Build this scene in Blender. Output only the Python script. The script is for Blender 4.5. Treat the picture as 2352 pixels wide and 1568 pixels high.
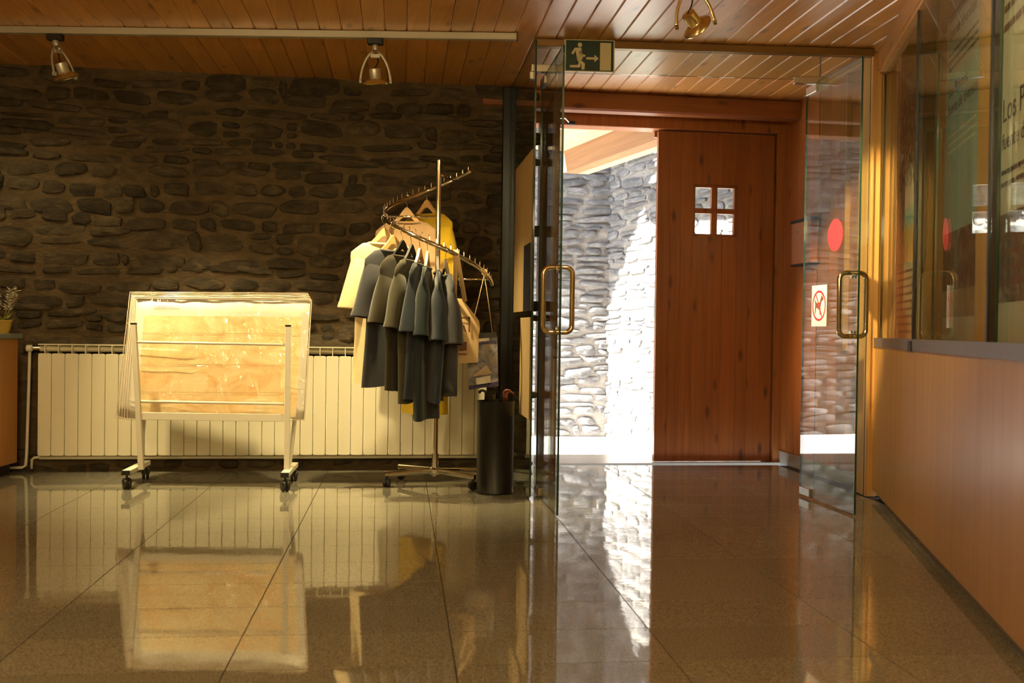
import bpy, bmesh, math, random
from mathutils import Vector, Matrix, noise

for o in list(bpy.data.objects):
    bpy.data.objects.remove(o, do_unlink=True)
scene = bpy.context.scene
COL = scene.collection
R = math.radians

# ------------------------------------------------------------------ camera
F = 2300.0                     # focal length in pixels of the 2352 x 1568 frame
CAMZ = 0.90
PITCH = -0.01235
ROLL = 0.0138
cam_d = bpy.data.cameras.new('camera')
cam = bpy.data.objects.new('camera', cam_d)
COL.objects.link(cam)
cam_d.sensor_width = 36.0
cam_d.lens = F * 36.0 / 2352.0
cam_d.clip_start = 0.05
CAMROT = (Matrix.Rotation(R(90) + PITCH, 3, 'X') @ Matrix.Rotation(ROLL, 3, 'Z'))
cam.matrix_world = Matrix.Translation((0, 0, CAMZ)) @ CAMROT.to_4x4()
cam_d.dof.use_dof = True
cam_d.dof.focus_distance = 5.6
cam_d.dof.aperture_fstop = 3.6
scene.camera = cam

# ------------------------------------------------------------------ world, sun, exposure
world = bpy.data.worlds.new('sky')
scene.world = world
world.use_nodes = True
bg = world.node_tree.nodes['Background']
bg.inputs['Color'].default_value = (0.62, 0.78, 1.0, 1)
bg.inputs['Strength'].default_value = 5.0
sun_d = bpy.data.lights.new('sun', 'SUN')
sun_d.energy = 62.0
sun_d.angle = R(0.6)
sun_d.color = (1.0, 0.96, 0.88)
sun = bpy.data.objects.new('sun', sun_d)
COL.objects.link(sun)
SUN_DIR = Vector((1.0, 0.134, -math.tan(R(28)) * math.hypot(1, .134))).normalized()
sun.rotation_euler = SUN_DIR.to_track_quat('-Z', 'Y').to_euler()
sun.location = (-6, 6, 8)
vs = scene.view_settings
vs.view_transform = 'Standard'
vs.look = 'None'
vs.exposure = 0.08
vs.gamma = 1.0
vs.use_curve_mapping = False

WARM = (1.0, 0.775, 0.36)
def spot(name, loc, target, power, cone, blend=0.4, color=WARM, size=0.04, parent=None):
    d = bpy.data.lights.new(name, 'SPOT')
    d.energy = power
    d.spot_size = R(cone)
    d.spot_blend = blend
    d.color = color
    d.shadow_soft_size = size
    o = bpy.data.objects.new(name, d)
    COL.objects.link(o)
    o.rotation_euler = (Vector(target) - Vector(loc)).to_track_quat('-Z', 'Y').to_euler()
    o.location = loc
    return o
# unseen spots and point lights added as fill behind and beside the camera
spot('unseen_fill_spot', (0.9, 3.2, 2.36), (-0.6, 6.0, 0.8), 55, 50, 0.6)
spot('unseen_fill_spot', (-2.6, 3.2, 2.36), (-1.8, 6.3, 0.5), 26, 70, 0.9)
spot('unseen_fill_spot', (-3.05, 5.25, 2.30), (-2.7, 6.1, 0.8), 24, 90, 1.0)  # added on the track out of view to brighten the left of the wall
spot('unseen_fill_spot', (0.4, 2.9, 2.36), (1.9, 4.0, 1.5), 130, 70, 0.8)  # added out of view to light the posters in the case
def fill_point(loc, power):  # unseen point light, added to brighten the ceiling and the room
    d = bpy.data.lights.new('unseen_fill_point', 'POINT')
    d.energy = power; d.color = WARM; d.shadow_soft_size = .12
    o = bpy.data.objects.new('unseen_fill_point', d); o.location = loc
    COL.objects.link(o)
fill_point((-1.9, 2.0, 1.95), 50)
fill_point((0.3, 1.0, 1.95), 50)
fill_point((-0.8, -1.2, 1.95), 60)

# ------------------------------------------------------------------ helpers
def ray(px, py):
    return CAMROT @ Vector(((px - 1176.0) / F, -(py - 784.0) / F, -1.0))
def P(px, py, Y):
    r = ray(px, py)
    return Vector((0, 0, CAMZ)) + r * (Y / r.y)
def PZ(px, py, z):
    r = ray(px, py)
    return Vector((0, 0, CAMZ)) + r * ((z - CAMZ) / r.z)

MW = {}
def reg(o, m):
    MW[o.name] = m
    return o
def link(o, parent=None):
    COL.objects.link(o)
    if parent is not None:
        o.parent = parent
    return o
def tag(o, label=None, cat=None, group=None, kind=None):
    if label: o['label'] = label
    if cat: o['category'] = cat
    if group: o['group'] = group
    if kind: o['kind'] = kind
    return o
def thing(name, label, cat, loc=(0, 0, 0), rotz=0.0, group=None, kind=None):
    o = bpy.data.objects.new(name, None)
    o.empty_display_size = 0.1
    o.location = loc
    o.rotation_euler = (0, 0, rotz)
    COL.objects.link(o)
    reg(o, Matrix.Translation(loc) @ Matrix.Rotation(rotz, 4, 'Z'))
    return tag(o, label, cat, group, kind)

class MB:
    def __init__(s):
        s.v, s.f, s.m = [], [], []
    def add(s, vs, fs, mi=0):
        b = len(s.v)
        s.v += [Vector(x) for x in vs]
        s.f += [tuple(i + b for i in f) for f in fs]
        s.m += [mi] * len(fs)
        return s
    def box(s, c, size, rot=None, bevel=0.0, mi=0, edge_mi=None):
        c = Vector(c); hx, hy, hz = [x / 2 for x in size]
        rot = rot or Matrix.Identity(3)
        if bevel > 0:
            b = min(bevel, hx * .98, hy * .98, hz * .98)
            bm = bmesh.new()
            bmesh.ops.create_cube(bm, size=1)
            for v in bm.verts:
                v.co = Vector((v.co.x * 2 * hx, v.co.y * 2 * hy, v.co.z * 2 * hz))
            bmesh.ops.bevel(bm, geom=list(bm.edges), offset=b, segments=1, affect='EDGES')
            bm.verts.ensure_lookup_table()
            s.add([c + rot @ v.co for v in bm.verts], [[v.index for v in f.verts] for f in bm.faces], mi)
            bm.free()
            return s
        vs = [(x, y, z) for x in (-hx, hx) for y in (-hy, hy) for z in (-hz, hz)]
        fs = [(0, 1, 3, 2), (4, 6, 7, 5), (0, 4, 5, 1), (2, 3, 7, 6), (0, 2, 6, 4), (1, 5, 7, 3)]
        s.add([c + rot @ Vector(v) for v in vs], fs, mi)
        if edge_mi is not None:
            for k in (2, 3):
                pass
        return s
    def tube(s, path, r, n=8, closed=False, caps=True, mi=0, r2=None, up=None):
        path = [Vector(p) for p in path]
        N = len(path)
        rr = r if isinstance(r, (list, tuple)) else [r] * N
        tang = []
        for i in range(N):
            if closed:
                t = path[(i + 1) % N] - path[i - 1]
            else:
                t = path[min(i + 1, N - 1)] - path[max(i - 1, 0)]
            tang.append(t.normalized())
        nrm = Vector(up) if up else (Vector((0, 0, 1)) if abs(tang[0].z) < .9 else Vector((0, 1, 0)))
        rings = []
        base = len(s.v)
        for i in range(N):
            t = tang[i]
            nrm = (nrm - t * nrm.dot(t))
            if nrm.length < 1e-6:
                nrm = t.orthogonal()
            nrm.normalize()
            bi = t.cross(nrm)
            k = (r2 / r) if r2 else 1.0
            for j in range(n):
                a = 2 * math.pi * j / n
                s.v.append(path[i] + nrm * (rr[i] * math.cos(a)) + bi * (rr[i] * k * math.sin(a)))
        rng = N if closed else N - 1
        for i in range(rng):
            i2 = (i + 1) % N
            for j in range(n):
                j2 = (j + 1) % n
                s.f.append((base + i * n + j, base + i * n + j2, base + i2 * n + j2, base + i2 * n + j)); s.m.append(mi)
        if caps and not closed:
            s.f.append(tuple(base + j for j in range(n))[::-1]); s.m.append(mi)
            s.f.append(tuple(base + (N - 1) * n + j for j in range(n))); s.m.append(mi)
        return s
    def lathe(s, prof, c, axis=(0, 0, 1), n=20, mi=0, sx=1.0, caps=True):
        c = Vector(c); axis = Vector(axis).normalized()
        e1 = axis.orthogonal().normalized(); e2 = axis.cross(e1)
        if abs(axis.z) > .999:
            e1, e2 = Vector((1, 0, 0)), Vector((0, 1, 0)) * (1 if axis.z > 0 else -1)
        b = len(s.v)
        for (r, h) in prof:
            for j in range(n):
                a = 2 * math.pi * j / n
                s.v.append(c + axis * h + e1 * (r * math.cos(a) * sx) + e2 * (r * math.sin(a)))
        for i in range(len(prof) - 1):
            for j in range(n):
                j2 = (j + 1) % n
                s.f.append((b + i * n + j, b + i * n + j2, b + (i + 1) * n + j2, b + (i + 1) * n + j)); s.m.append(mi)
        if caps:
            s.f.append(tuple(b + j for j in range(n))[::-1]); s.m.append(mi)
            s.f.append(tuple(b + (len(prof) - 1) * n + j for j in range(n))); s.m.append(mi)
        return s
    def prism(s, poly, fn, w0, w1, mi=0):
        n = len(poly); b = len(s.v)
        s.v += [Vector(fn(u, v, w0)) for u, v in poly] + [Vector(fn(u, v, w1)) for u, v in poly]
        s.f.append(tuple(b + i for i in range(n))[::-1]); s.m.append(mi)
        s.f.append(tuple(b + n + i for i in range(n))); s.m.append(mi)
        for i in range(n):
            j = (i + 1) % n
            s.f.append((b + i, b + j, b + n + j, b + n + i)); s.m.append(mi)
        return s
    def mesh(s, name, mats, inv=None, smooth=False):
        me = bpy.data.meshes.new(name)
        vs = [inv @ v for v in s.v] if inv is not None else s.v
        me.from_pydata([tuple(v) for v in vs], [], s.f)
        for m in (mats if isinstance(mats, (list, tuple)) else [mats]):
            me.materials.append(m)
        if any(s.m):
            me.polygons.foreach_set('material_index', s.m)
        bm = bmesh.new(); bm.from_mesh(me)
        bmesh.ops.recalc_face_normals(bm, faces=bm.faces)
        bm.to_mesh(me); bm.free()
        if smooth:
            me.shade_smooth()
            if smooth != True:
                me.set_sharp_from_angle(angle=R(smooth))
        me.update()
        return me
    def build(s, name, mats, parent=None, smooth=False, label=None, loc=None):
        """vertices are given in world space; a top-level mesh gets its origin at loc"""
        if parent is not None:
            inv = MW[parent.name].inverted()
            o = bpy.data.objects.new(name, s.mesh(name, mats, inv, smooth))
            link(o, parent)
            reg(o, MW[parent.name])
        else:
            m = Matrix.Translation(loc) if loc is not None else Matrix.Identity(4)
            o = bpy.data.objects.new(name, s.mesh(name, mats, m.inverted(), smooth))
            if loc is not None: o.location = loc
            link(o)
            reg(o, m)
        if label: o['label'] = label
        return o

def arc(c, r, a0, a1, n, e1, e2):
    c = Vector(c); e1 = Vector(e1); e2 = Vector(e2)
    return [c + e1 * (r * math.cos(R(a0 + (a1 - a0) * i / n))) + e2 * (r * math.sin(R(a0 + (a1 - a0) * i / n))) for i in range(n + 1)]

# ------------------------------------------------------------------ materials
def newmat(name):
    m = bpy.data.materials.new(name)
    m.use_nodes = True
    nt = m.node_tree
    return m, nt, nt.nodes['Principled BSDF']
def N(nt, typ, **kw):
    n = nt.nodes.new(typ)
    for k, v in kw.items():
        if k in n.inputs.keys() if False else False:
            pass
        setattr(n, k, v)
    return n
def simple(name, col, rough=0.5, metal=0.0, spec=0.5, coat=0.0, bump=0.0, bscale=200.0, var=0.0, vscale=20.0):
    m, nt, b = newmat(name)
    b.inputs['Base Color'].default_value = (*col, 1)
    b.inputs['Roughness'].default_value = rough
    b.inputs['Metallic'].default_value = metal
    b.inputs['Specular IOR Level'].default_value = spec
    b.inputs['Coat Weight'].default_value = coat
    tc = N(nt, 'ShaderNodeTexCoord')
    if var > 0:
        nz = N(nt, 'ShaderNodeTexNoise'); nz.inputs['Scale'].default_value = vscale; nz.inputs['Detail'].default_value = 4
        nt.links.new(tc.outputs['Object'], nz.inputs['Vector'])
        mx = N(nt, 'ShaderNodeMix', data_type='RGBA')
        mx.inputs[6].default_value = (*[c * (1 - var) for c in col], 1)
        mx.inputs[7].default_value = (*[min(1, c * (1 + var)) for c in col], 1)
        nt.links.new(nz.outputs['Fac'], mx.inputs[0])
        nt.links.new(mx.outputs[2], b.inputs['Base Color'])
    if bump > 0:
        nz = N(nt, 'ShaderNodeTexNoise'); nz.inputs['Scale'].default_value = bscale; nz.inputs['Detail'].default_value = 3
        nt.links.new(tc.outputs['Object'], nz.inputs['Vector'])
        bp = N(nt, 'ShaderNodeBump'); bp.inputs['Strength'].default_value = bump; bp.inputs['Distance'].default_value = 0.01
        nt.links.new(nz.outputs['Fac'], bp.inputs['Height'])
        nt.links.new(bp.outputs['Normal'], b.inputs['Normal'])
    return m
def ramp(nt, stops):
    r = N(nt, 'ShaderNodeValToRGB')
    e = r.color_ramp.elements
    while len(e) < len(stops): e.new(0.5)
    for i, (p, c) in enumerate(stops):
        e[i].position = p; e[i].color = (*c, 1)
    return r

def wood(name, dark, light, axis='Z', rotz=0.0, rough=0.45, coat=0.0, knots=0.0, grain=1.0, pvar=0.25, coat_rough=0.15):
    """pine-like wood, grain running along the given object axis; every board gets its own offset and tone"""
    m, nt, b = newmat(name)
    tc = N(nt, 'ShaderNodeTexCoord'); oi = N(nt, 'ShaderNodeObjectInfo')
    mp = N(nt, 'ShaderNodeMapping'); mp.inputs['Rotation'].default_value = (0, 0, -rotz)
    nt.links.new(tc.outputs['Object'], mp.inputs['Vector'])
    off = N(nt, 'ShaderNodeVectorMath', operation='SCALE'); off.inputs[0].default_value = (13.7, 7.3, 5.1)
    nt.links.new(oi.outputs['Random'], off.inputs['Scale'])
    ad = N(nt, 'ShaderNodeVectorMath', operation='ADD')
    nt.links.new(mp.outputs[0], ad.inputs[0]); nt.links.new(off.outputs[0], ad.inputs[1])
    sc = {'X': (1.2, 34, 34), 'Y': (34, 1.2, 34), 'Z': (34, 34, 1.2)}[axis]
    m2 = N(nt, 'ShaderNodeMapping'); m2.inputs['Scale'].default_value = [x * grain for x in sc]
    nt.links.new(ad.outputs[0], m2.inputs['Vector'])
    nz = N(nt, 'ShaderNodeTexNoise'); nz.inputs['Scale'].default_value = 1.0; nz.inputs['Detail'].default_value = 5; nz.inputs['Roughness'].default_value = .6; nz.inputs['Distortion'].default_value = .6
    nt.links.new(m2.outputs[0], nz.inputs['Vector'])
    rp = ramp(nt, [(0.30, dark), (0.70, light)])
    nt.links.new(nz.outputs['Fac'], rp.inputs[0])
    col = rp.outputs[0]
    # board to board tone
    hv = N(nt, 'ShaderNodeHueSaturation')
    mr = N(nt, 'ShaderNodeMapRange'); mr.inputs[3].default_value = 1 - pvar; mr.inputs[4].default_value = 1 + pvar
    nt.links.new(oi.outputs['Random'], mr.inputs[0]); nt.links.new(mr.outputs[0], hv.inputs['Value'])
    nt.links.new(col, hv.inputs['Color']); col = hv.outputs[0]
    if knots > 0:
        ks = {'X': (3.2, 9, 9), 'Y': (9, 3.2, 9), 'Z': (9, 9, 3.2)}[axis]
        m3 = N(nt, 'ShaderNodeMapping'); m3.inputs['Scale'].default_value = ks
        nt.links.new(ad.outputs[0], m3.inputs['Vector'])
        vo = N(nt, 'ShaderNodeTexVoronoi'); vo.inputs['Scale'].default_value = 1.0
        nt.links.new(m3.outputs[0], vo.inputs['Vector'])
        kr = ramp(nt, [(0.07, (0, 0, 0)), (0.19, (1, 1, 1))])
        nt.links.new(vo.outputs['Distance'], kr.inputs[0])
        mx = N(nt, 'ShaderNodeMix', data_type='RGBA', blend_type='MIX')
        mx.inputs[6].default_value = (dark[0] * .28, dark[1] * .22, dark[2] * .2, 1)
        inv = N(nt, 'ShaderNodeMapRange'); inv.inputs[3].default_value = 1 - knots; inv.inputs[4].default_value = 1
        nt.links.new(kr.outputs[0], inv.inputs[0])
        nt.links.new(inv.outputs[0], mx.inputs[0]); nt.links.new(col, mx.inputs[7])
        col = mx.outputs[2]
    nt.links.new(col, b.inputs['Base Color'])
    b.inputs['Roughness'].default_value = rough
    b.inputs['Coat Weight'].default_value = coat
    b.inputs['Coat Roughness'].default_value = coat_rough
    bp = N(nt, 'ShaderNodeBump'); bp.inputs['Strength'].default_value = .12; bp.inputs['Distance'].default_value = .004
    nt.links.new(nz.outputs['Fac'], bp.inputs['Height']); nt.links.new(bp.outputs[0], b.inputs['Normal'])
    return m

def stone_mat(name, dark, mid, light, rough=0.8, vary=0.35):
    m, nt, b = newmat(name)
    tc = N(nt, 'ShaderNodeTexCoord'); oi = N(nt, 'ShaderNodeObjectInfo')
    off = N(nt, 'ShaderNodeVectorMath', operation='SCALE'); off.inputs[0].default_value = (31.7, 17.3, 25.1)
    nt.links.new(oi.outputs['Random'], off.inputs['Scale'])
    ad = N(nt, 'ShaderNodeVectorMath', operation='ADD')
    nt.links.new(tc.outputs['Object'], ad.inputs[0]); nt.links.new(off.outputs[0], ad.inputs[1])
    mp = N(nt, 'ShaderNodeMapping'); mp.inputs['Scale'].default_value = (1, 1, 2.4)
    nt.links.new(ad.outputs[0], mp.inputs[0])
    nz = N(nt, 'ShaderNodeTexNoise'); nz.inputs['Scale'].default_value = 9; nz.inputs['Detail'].default_value = 8; nz.inputs['Roughness'].default_value = .68; nz.inputs['Distortion'].default_value = .5
    nt.links.new(mp.outputs[0], nz.inputs['Vector'])
    rp = ramp(nt, [(0.30, dark), (0.52, mid), (0.76, light)])
    nt.links.new(nz.outputs['Fac'], rp.inputs[0])
    hv = N(nt, 'ShaderNodeHueSaturation')
    mr = N(nt, 'ShaderNodeMapRange'); mr.inputs[3].default_value = 1 - vary; mr.inputs[4].default_value = 1 + vary
    nt.links.new(oi.outputs['Random'], mr.inputs[0]); nt.links.new(mr.outputs[0], hv.inputs['Value'])
    nt.links.new(rp.outputs[0], hv.inputs['Color'])
    nt.links.new(hv.outputs[0], b.inputs['Base Color'])
    b.inputs['Roughness'].default_value = rough
    n2 = N(nt, 'ShaderNodeTexNoise'); n2.inputs['Scale'].default_value = 30; n2.inputs['Detail'].default_value = 6; n2.inputs['Roughness'].default_value = .65
    nt.links.new(mp.outputs[0], n2.inputs['Vector'])
    mx = N(nt, 'ShaderNodeMath', operation='ADD')
    nt.links.new(nz.outputs['Fac'], mx.inputs[0]); nt.links.new(n2.outputs['Fac'], mx.inputs[1])
    bp = N(nt, 'ShaderNodeBump'); bp.inputs['Strength'].default_value = .75; bp.inputs['Distance'].default_value = .02
    nt.links.new(mx.outputs[0], bp.inputs['Height']); nt.links.new(bp.outputs[0], b.inputs['Normal'])
    return m

def granite(name):
    m, nt, b = newmat(name)
    tc = N(nt, 'ShaderNodeTexCoord'); oi = N(nt, 'ShaderNodeObjectInfo')
    off = N(nt, 'ShaderNodeVectorMath', operation='SCALE'); off.inputs[0].default_value = (31.7, 17.3, 25.1)
    nt.links.new(oi.outputs['Random'], off.inputs['Scale'])
    ad = N(nt, 'ShaderNodeVectorMath', operation='ADD')
    nt.links.new(tc.outputs['Object'], ad.inputs[0]); nt.links.new(off.outputs[0], ad.inputs[1])
    n1 = N(nt, 'ShaderNodeTexNoise'); n1.inputs['Scale'].default_value = 170; n1.inputs['Detail'].default_value = 4; n1.inputs['Roughness'].default_value = .75
    nt.links.new(ad.outputs[0], n1.inputs['Vector'])
    rp = ramp(nt, [(0.34, (.095, .088, .068)), (0.50, (.23, .215, .17)), (0.66, (.37, .345, .275))])
    nt.links.new(n1.outputs['Fac'], rp.inputs[0])
    hv = N(nt, 'ShaderNodeHueSaturation')
    mr = N(nt, 'ShaderNodeMapRange'); mr.inputs[3].default_value = .93; mr.inputs[4].default_value = 1.07
    nt.links.new(oi.outputs['Random'], mr.inputs[0]); nt.links.new(mr.outputs[0], hv.inputs['Value'])
    nt.links.new(rp.outputs[0], hv.inputs['Color'])
    nt.links.new(hv.outputs[0], b.inputs['Base Color'])
    b.inputs['Roughness'].default_value = .035
    b.inputs['IOR'].default_value = 1.72
    # very slight polish waviness
    n2 = N(nt, 'ShaderNodeTexNoise'); n2.inputs['Scale'].default_value = 14; n2.inputs['Detail'].default_value = 2
    nt.links.new(ad.outputs[0], n2.inputs['Vector'])
    bp = N(nt, 'ShaderNodeBump'); bp.inputs['Strength'].default_value = .02; bp.inputs['Distance'].default_value = .01
    nt.links.new(n2.outputs['Fac'], bp.inputs['Height']); nt.links.new(bp.outputs[0], b.inputs['Normal'])
    return m

def thin_glass(name, tint=(.90, .95, .92), ior=1.5, rough=0.0, bump=0.0, boost=0.0):
    """clear pane: transparency and mirror reflection split by Fresnel on both sides of the sheet"""
    m = bpy.data.materials.new(name); m.use_nodes = True
    nt = m.node_tree; nt.nodes.clear()
    out = N(nt, 'ShaderNodeOutputMaterial')
    mix = N(nt, 'ShaderNodeMixShader'); tr = N(nt, 'ShaderNodeBsdfTransparent'); gl = N(nt, 'ShaderNodeBsdfGlossy')
    tr.inputs[0].default_value = (*tint, 1)
    gl.inputs['Roughness'].default_value = rough
    fr = N(nt, 'ShaderNodeFresnel'); geo = N(nt, 'ShaderNodeNewGeometry')
    mr = N(nt, 'ShaderNodeMapRange'); mr.inputs[3].default_value = ior; mr.inputs[4].default_value = 1 / ior
    nt.links.new(geo.outputs['Backfacing'], mr.inputs[0])
    nt.links.new(mr.outputs[0], fr.inputs['IOR'])
    fac = fr.outputs[0]
    if boost > 0:
        mm = N(nt, 'ShaderNodeMath', operation='ADD'); mm.inputs[1].default_value = boost; mm.use_clamp = True
        nt.links.new(fac, mm.inputs[0]); fac = mm.outputs[0]
    nt.links.new(fac, mix.inputs[0]); nt.links.new(tr.outputs[0], mix.inputs[1]); nt.links.new(gl.outputs[0], mix.inputs[2])
    if bump > 0:
        tc = N(nt, 'ShaderNodeTexCoord')
        nz = N(nt, 'ShaderNodeTexNoise'); nz.inputs['Scale'].default_value = 6; nz.inputs['Detail'].default_value = 3; nz.inputs['Distortion'].default_value = 1.2
        mp = N(nt, 'ShaderNodeMapping'); mp.inputs['Scale'].default_value = (1.6, 1, .8)
        nt.links.new(tc.outputs['Object'], mp.inputs[0]); nt.links.new(mp.outputs[0], nz.inputs['Vector'])
        bp = N(nt, 'ShaderNodeBump'); bp.inputs['Strength'].default_value = bump; bp.inputs['Distance'].default_value = .02
        nt.links.new(nz.outputs['Fac'], bp.inputs['Height']); nt.links.new(bp.outputs[0], gl.inputs['Normal'])
    nt.links.new(mix.outputs[0], out.inputs[0])
    return m

def emit(name, col, s):
    m = bpy.data.materials.new(name); m.use_nodes = True
    b = m.node_tree.nodes['Principled BSDF']
    b.inputs['Base Color'].default_value = (*col, 1)
    b.inputs['Emission Color'].default_value = (*col, 1)
    b.inputs['Emission Strength'].default_value = s
    return m
def fabric(name, col, var=.12):
    m = simple(name, col, rough=.9, spec=.15, bump=.12, bscale=420, var=var, vscale=30)
    m.node_tree.nodes['Principled BSDF'].inputs['Sheen Weight'].default_value = .25
    return m
def print_mat(name, stops, scale=(3, 3, 3), detail=6, dist=1.0, rough=.5):
    m, nt, b = newmat(name)
    tc = N(nt, 'ShaderNodeTexCoord')
    mp = N(nt, 'ShaderNodeMapping'); mp.inputs['Scale'].default_value = scale
    nt.links.new(tc.outputs['Object'], mp.inputs[0])
    nz = N(nt, 'ShaderNodeTexNoise'); nz.inputs['Scale'].default_value = 1; nz.inputs['Detail'].default_value = detail; nz.inputs['Distortion'].default_value = dist; nz.inputs['Roughness'].default_value = .62
    nt.links.new(mp.outputs[0], nz.inputs['Vector'])
    rp = ramp(nt, stops); nt.links.new(nz.outputs['Fac'], rp.inputs[0]); nt.links.new(rp.outputs[0], b.inputs['Base Color'])
    b.inputs['Roughness'].default_value = rough
    return m

CEIL_ANG = R(6.3)
FLOOR_ANG = R(6.3)
WALL_ANG = R(7.6)
RW_ANG = math.atan(.2126)            # right wall, measured from the viewing axis
M_ceil = wood('pine_ceiling', (.52, .225, .038), (.68, .325, .072), 'Y', CEIL_ANG, rough=.42, coat=1.0, knots=.75, pvar=.13, coat_rough=.30)
M_door = wood('pine_door', (.215, .056, .009), (.30, .092, .016), 'Z', rough=.42, coat=.3, knots=.8, pvar=.10)
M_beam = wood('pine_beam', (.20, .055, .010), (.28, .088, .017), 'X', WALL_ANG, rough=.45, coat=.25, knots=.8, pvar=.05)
M_frame = wood('pine_frame', (.30, .090, .016), (.40, .140, .028), 'Z', rough=.42, coat=.3, knots=.7, pvar=.10)
M_post = wood('oak_post', (.55, .27, .075), (.68, .37, .12), 'Z', rough=.45, coat=.2, knots=0, pvar=.05)
M_birch = wood('birch_panel', (.46, .235, .048), (.56, .305, .078), 'Z', rough=.35, coat=.3, knots=0, grain=.45, pvar=.03, coat_rough=.2)
M_case = wood('display_back_wood', (.36, .16, .03), (.46, .22, .05), 'Z', rough=.5, knots=0, pvar=.05)
M_porch = wood('porch_wood', (.55, .36, .18), (.70, .50, .29), 'X', rough=.8, knots=.3, pvar=.1)
M_stone = stone_mat('slate_stone', (.026, .019, .011), (.072, .053, .030), (.155, .114, .065), vary=.36)
M_mortar = stone_mat('earth_mortar', (.075, .050, .024), (.125, .086, .044), (.19, .135, .074), rough=.95, vary=0)
M_stone_o = stone_mat('outer_stone', (.075, .073, .072), (.165, .16, .155), (.29, .28, .26), vary=.3)
M_mortar_o = stone_mat('outer_mortar', (.20, .18, .155), (.29, .265, .23), (.38, .35, .31), rough=.95, vary=0)
M_granite = granite('polished_granite')
M_grout = simple('floor_grout', (.03, .025, .018), .6)
M_skirt = simple('granite_skirting', (.30, .25, .18), .25, var=.25, vscale=160)
M_glass = thin_glass('clear_glass')
M_glassedge = simple('glass_edge', (.015, .05, .035), .08, spec=.8)
M_brass = simple('polished_steel_handle', (.75, .63, .40), .12, 1.0)
M_steel = simple('brushed_steel', (.62, .60, .55), .25, 1.0)
M_chrome = simple('chrome', (.80, .76, .66), .08, 1.0)
M_alu = simple('grey_aluminium', (.24, .22, .21), .35, .7)
M_white = simple('white_enamel', (.80, .77, .66), .35)
M_rad = simple('radiator_enamel', (.82, .78, .62), .38, coat=.2)
M_black = simple('black_plastic', (.012, .012, .012), .4)
M_blackm = simple('black_metal', (.010, .010, .010), .35, .3)
M_dark = simple('dark_bronze_profile', (.016, .018, .022), .3, .4)
M_cream = simple('cream_print', (.62, .55, .34), .5)
M_green = simple('dark_green_print', (.006, .030, .022), .35)
M_red = simple('red_sticker', (.85, .030, .045), .5)
M_paper = simple('white_paper', (.86, .83, .76), .6)
M_brown = simple('brown_print', (.16, .06, .03), .6)
M_ink = simple('black_ink', (.035, .025, .022), .6)
M_track = simple('lamp_track_aluminium', (.50, .46, .38), .4, .5)
M_grey = simple('grey_lamp_metal', (.56, .54, .46), .35, .6)
M_gold = simple('lamp_reflector', (.85, .70, .36), .18, 1.0)
M_rail = simple('brown_rail_metal', (.25, .14, .05), .35, .6)
M_hangw = wood('hanger_wood', (.62, .36, .13), (.78, .50, .22), 'X', rough=.4, coat=.4, knots=0, pvar=.08)

# ------------------------------------------------------------------ the setting: planes in world space
CEIL_Z = 2.45
wd = Vector((math.cos(WALL_ANG), math.sin(WALL_ANG), 0))     # along the stone wall, to the right
wn = Vector((math.sin(WALL_ANG), -math.cos(WALL_ANG), 0))    # out of the stone wall, into the room
TW = math.tan(WALL_ANG)
def wall_pt(X, z=0.0, out=0.0):
    return Vector((X, 6.45 + TW * X, z)) + wn * out
UP = Vector((0, 0, 1))

def gen_stones(W, H, rng, hmin, hmax, wmin, wmax, gap=(.003, .011)):
    """rubble courses: list of (centre u, centre v, outline)"""
    out = []
    v = 0.0; k = 0
    ph = [rng.uniform(0, 6.28) for _ in range(6)]
    def wave(u, k):
        return .018 * math.sin(u * 2.1 + ph[k % 6] + k) + .012 * math.sin(u * 5.3 + 2 * k + ph[(k + 2) % 6])
    while v < H:
        h = rng.uniform(hmin, hmax)
        if rng.random() < .22: h *= .55
        u = -rng.uniform(0, .2)
        while u < W:
            w = rng.uniform(wmin, wmax) * (1.15 if h < .07 else 1.0)
            if rng.random() < .15: w *= .5
            cells = []
            if h > hmax * .78 and rng.random() < .55:
                t = rng.uniform(.35, .65)
                cells = [(u, v, w, h * t), (u, v + h * t, w, h * (1 - t))]
            else:
                cells = [(u, v, w, h)]
            for (a, b, cw, ch) in cells:
                g = rng.uniform(*gap)
                cu, cv = a + cw / 2, b + ch / 2 + wave(a + cw / 2, k)
                hw, hh = max(.012, cw / 2 - g), max(.010, ch / 2 - g * .75)
                e = rng.uniform(2.2, 4.5); sk = rng.uniform(-.22, .22); tl = rng.uniform(-.10, .10); tp = rng.uniform(-.22, .22)
                pts = []
                n = 12
                for i in range(n):
                    an = 2 * math.pi * (i + .5) / n
                    c, s_ = math.cos(an), math.sin(an)
                    x = hw * math.copysign(abs(c) ** (2 / e), c) * rng.uniform(.86, 1.05)
                    y = hh * math.copysign(abs(s_) ** (2 / e), s_) * rng.uniform(.82, 1.06)
                    y *= 1 + tp * x / hw
                    pts.append((x + sk * y, y + tl * x))
                out.append((cu, cv, pts, cw * ch))
            u += w
        v += h; k += 1
    return out

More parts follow.
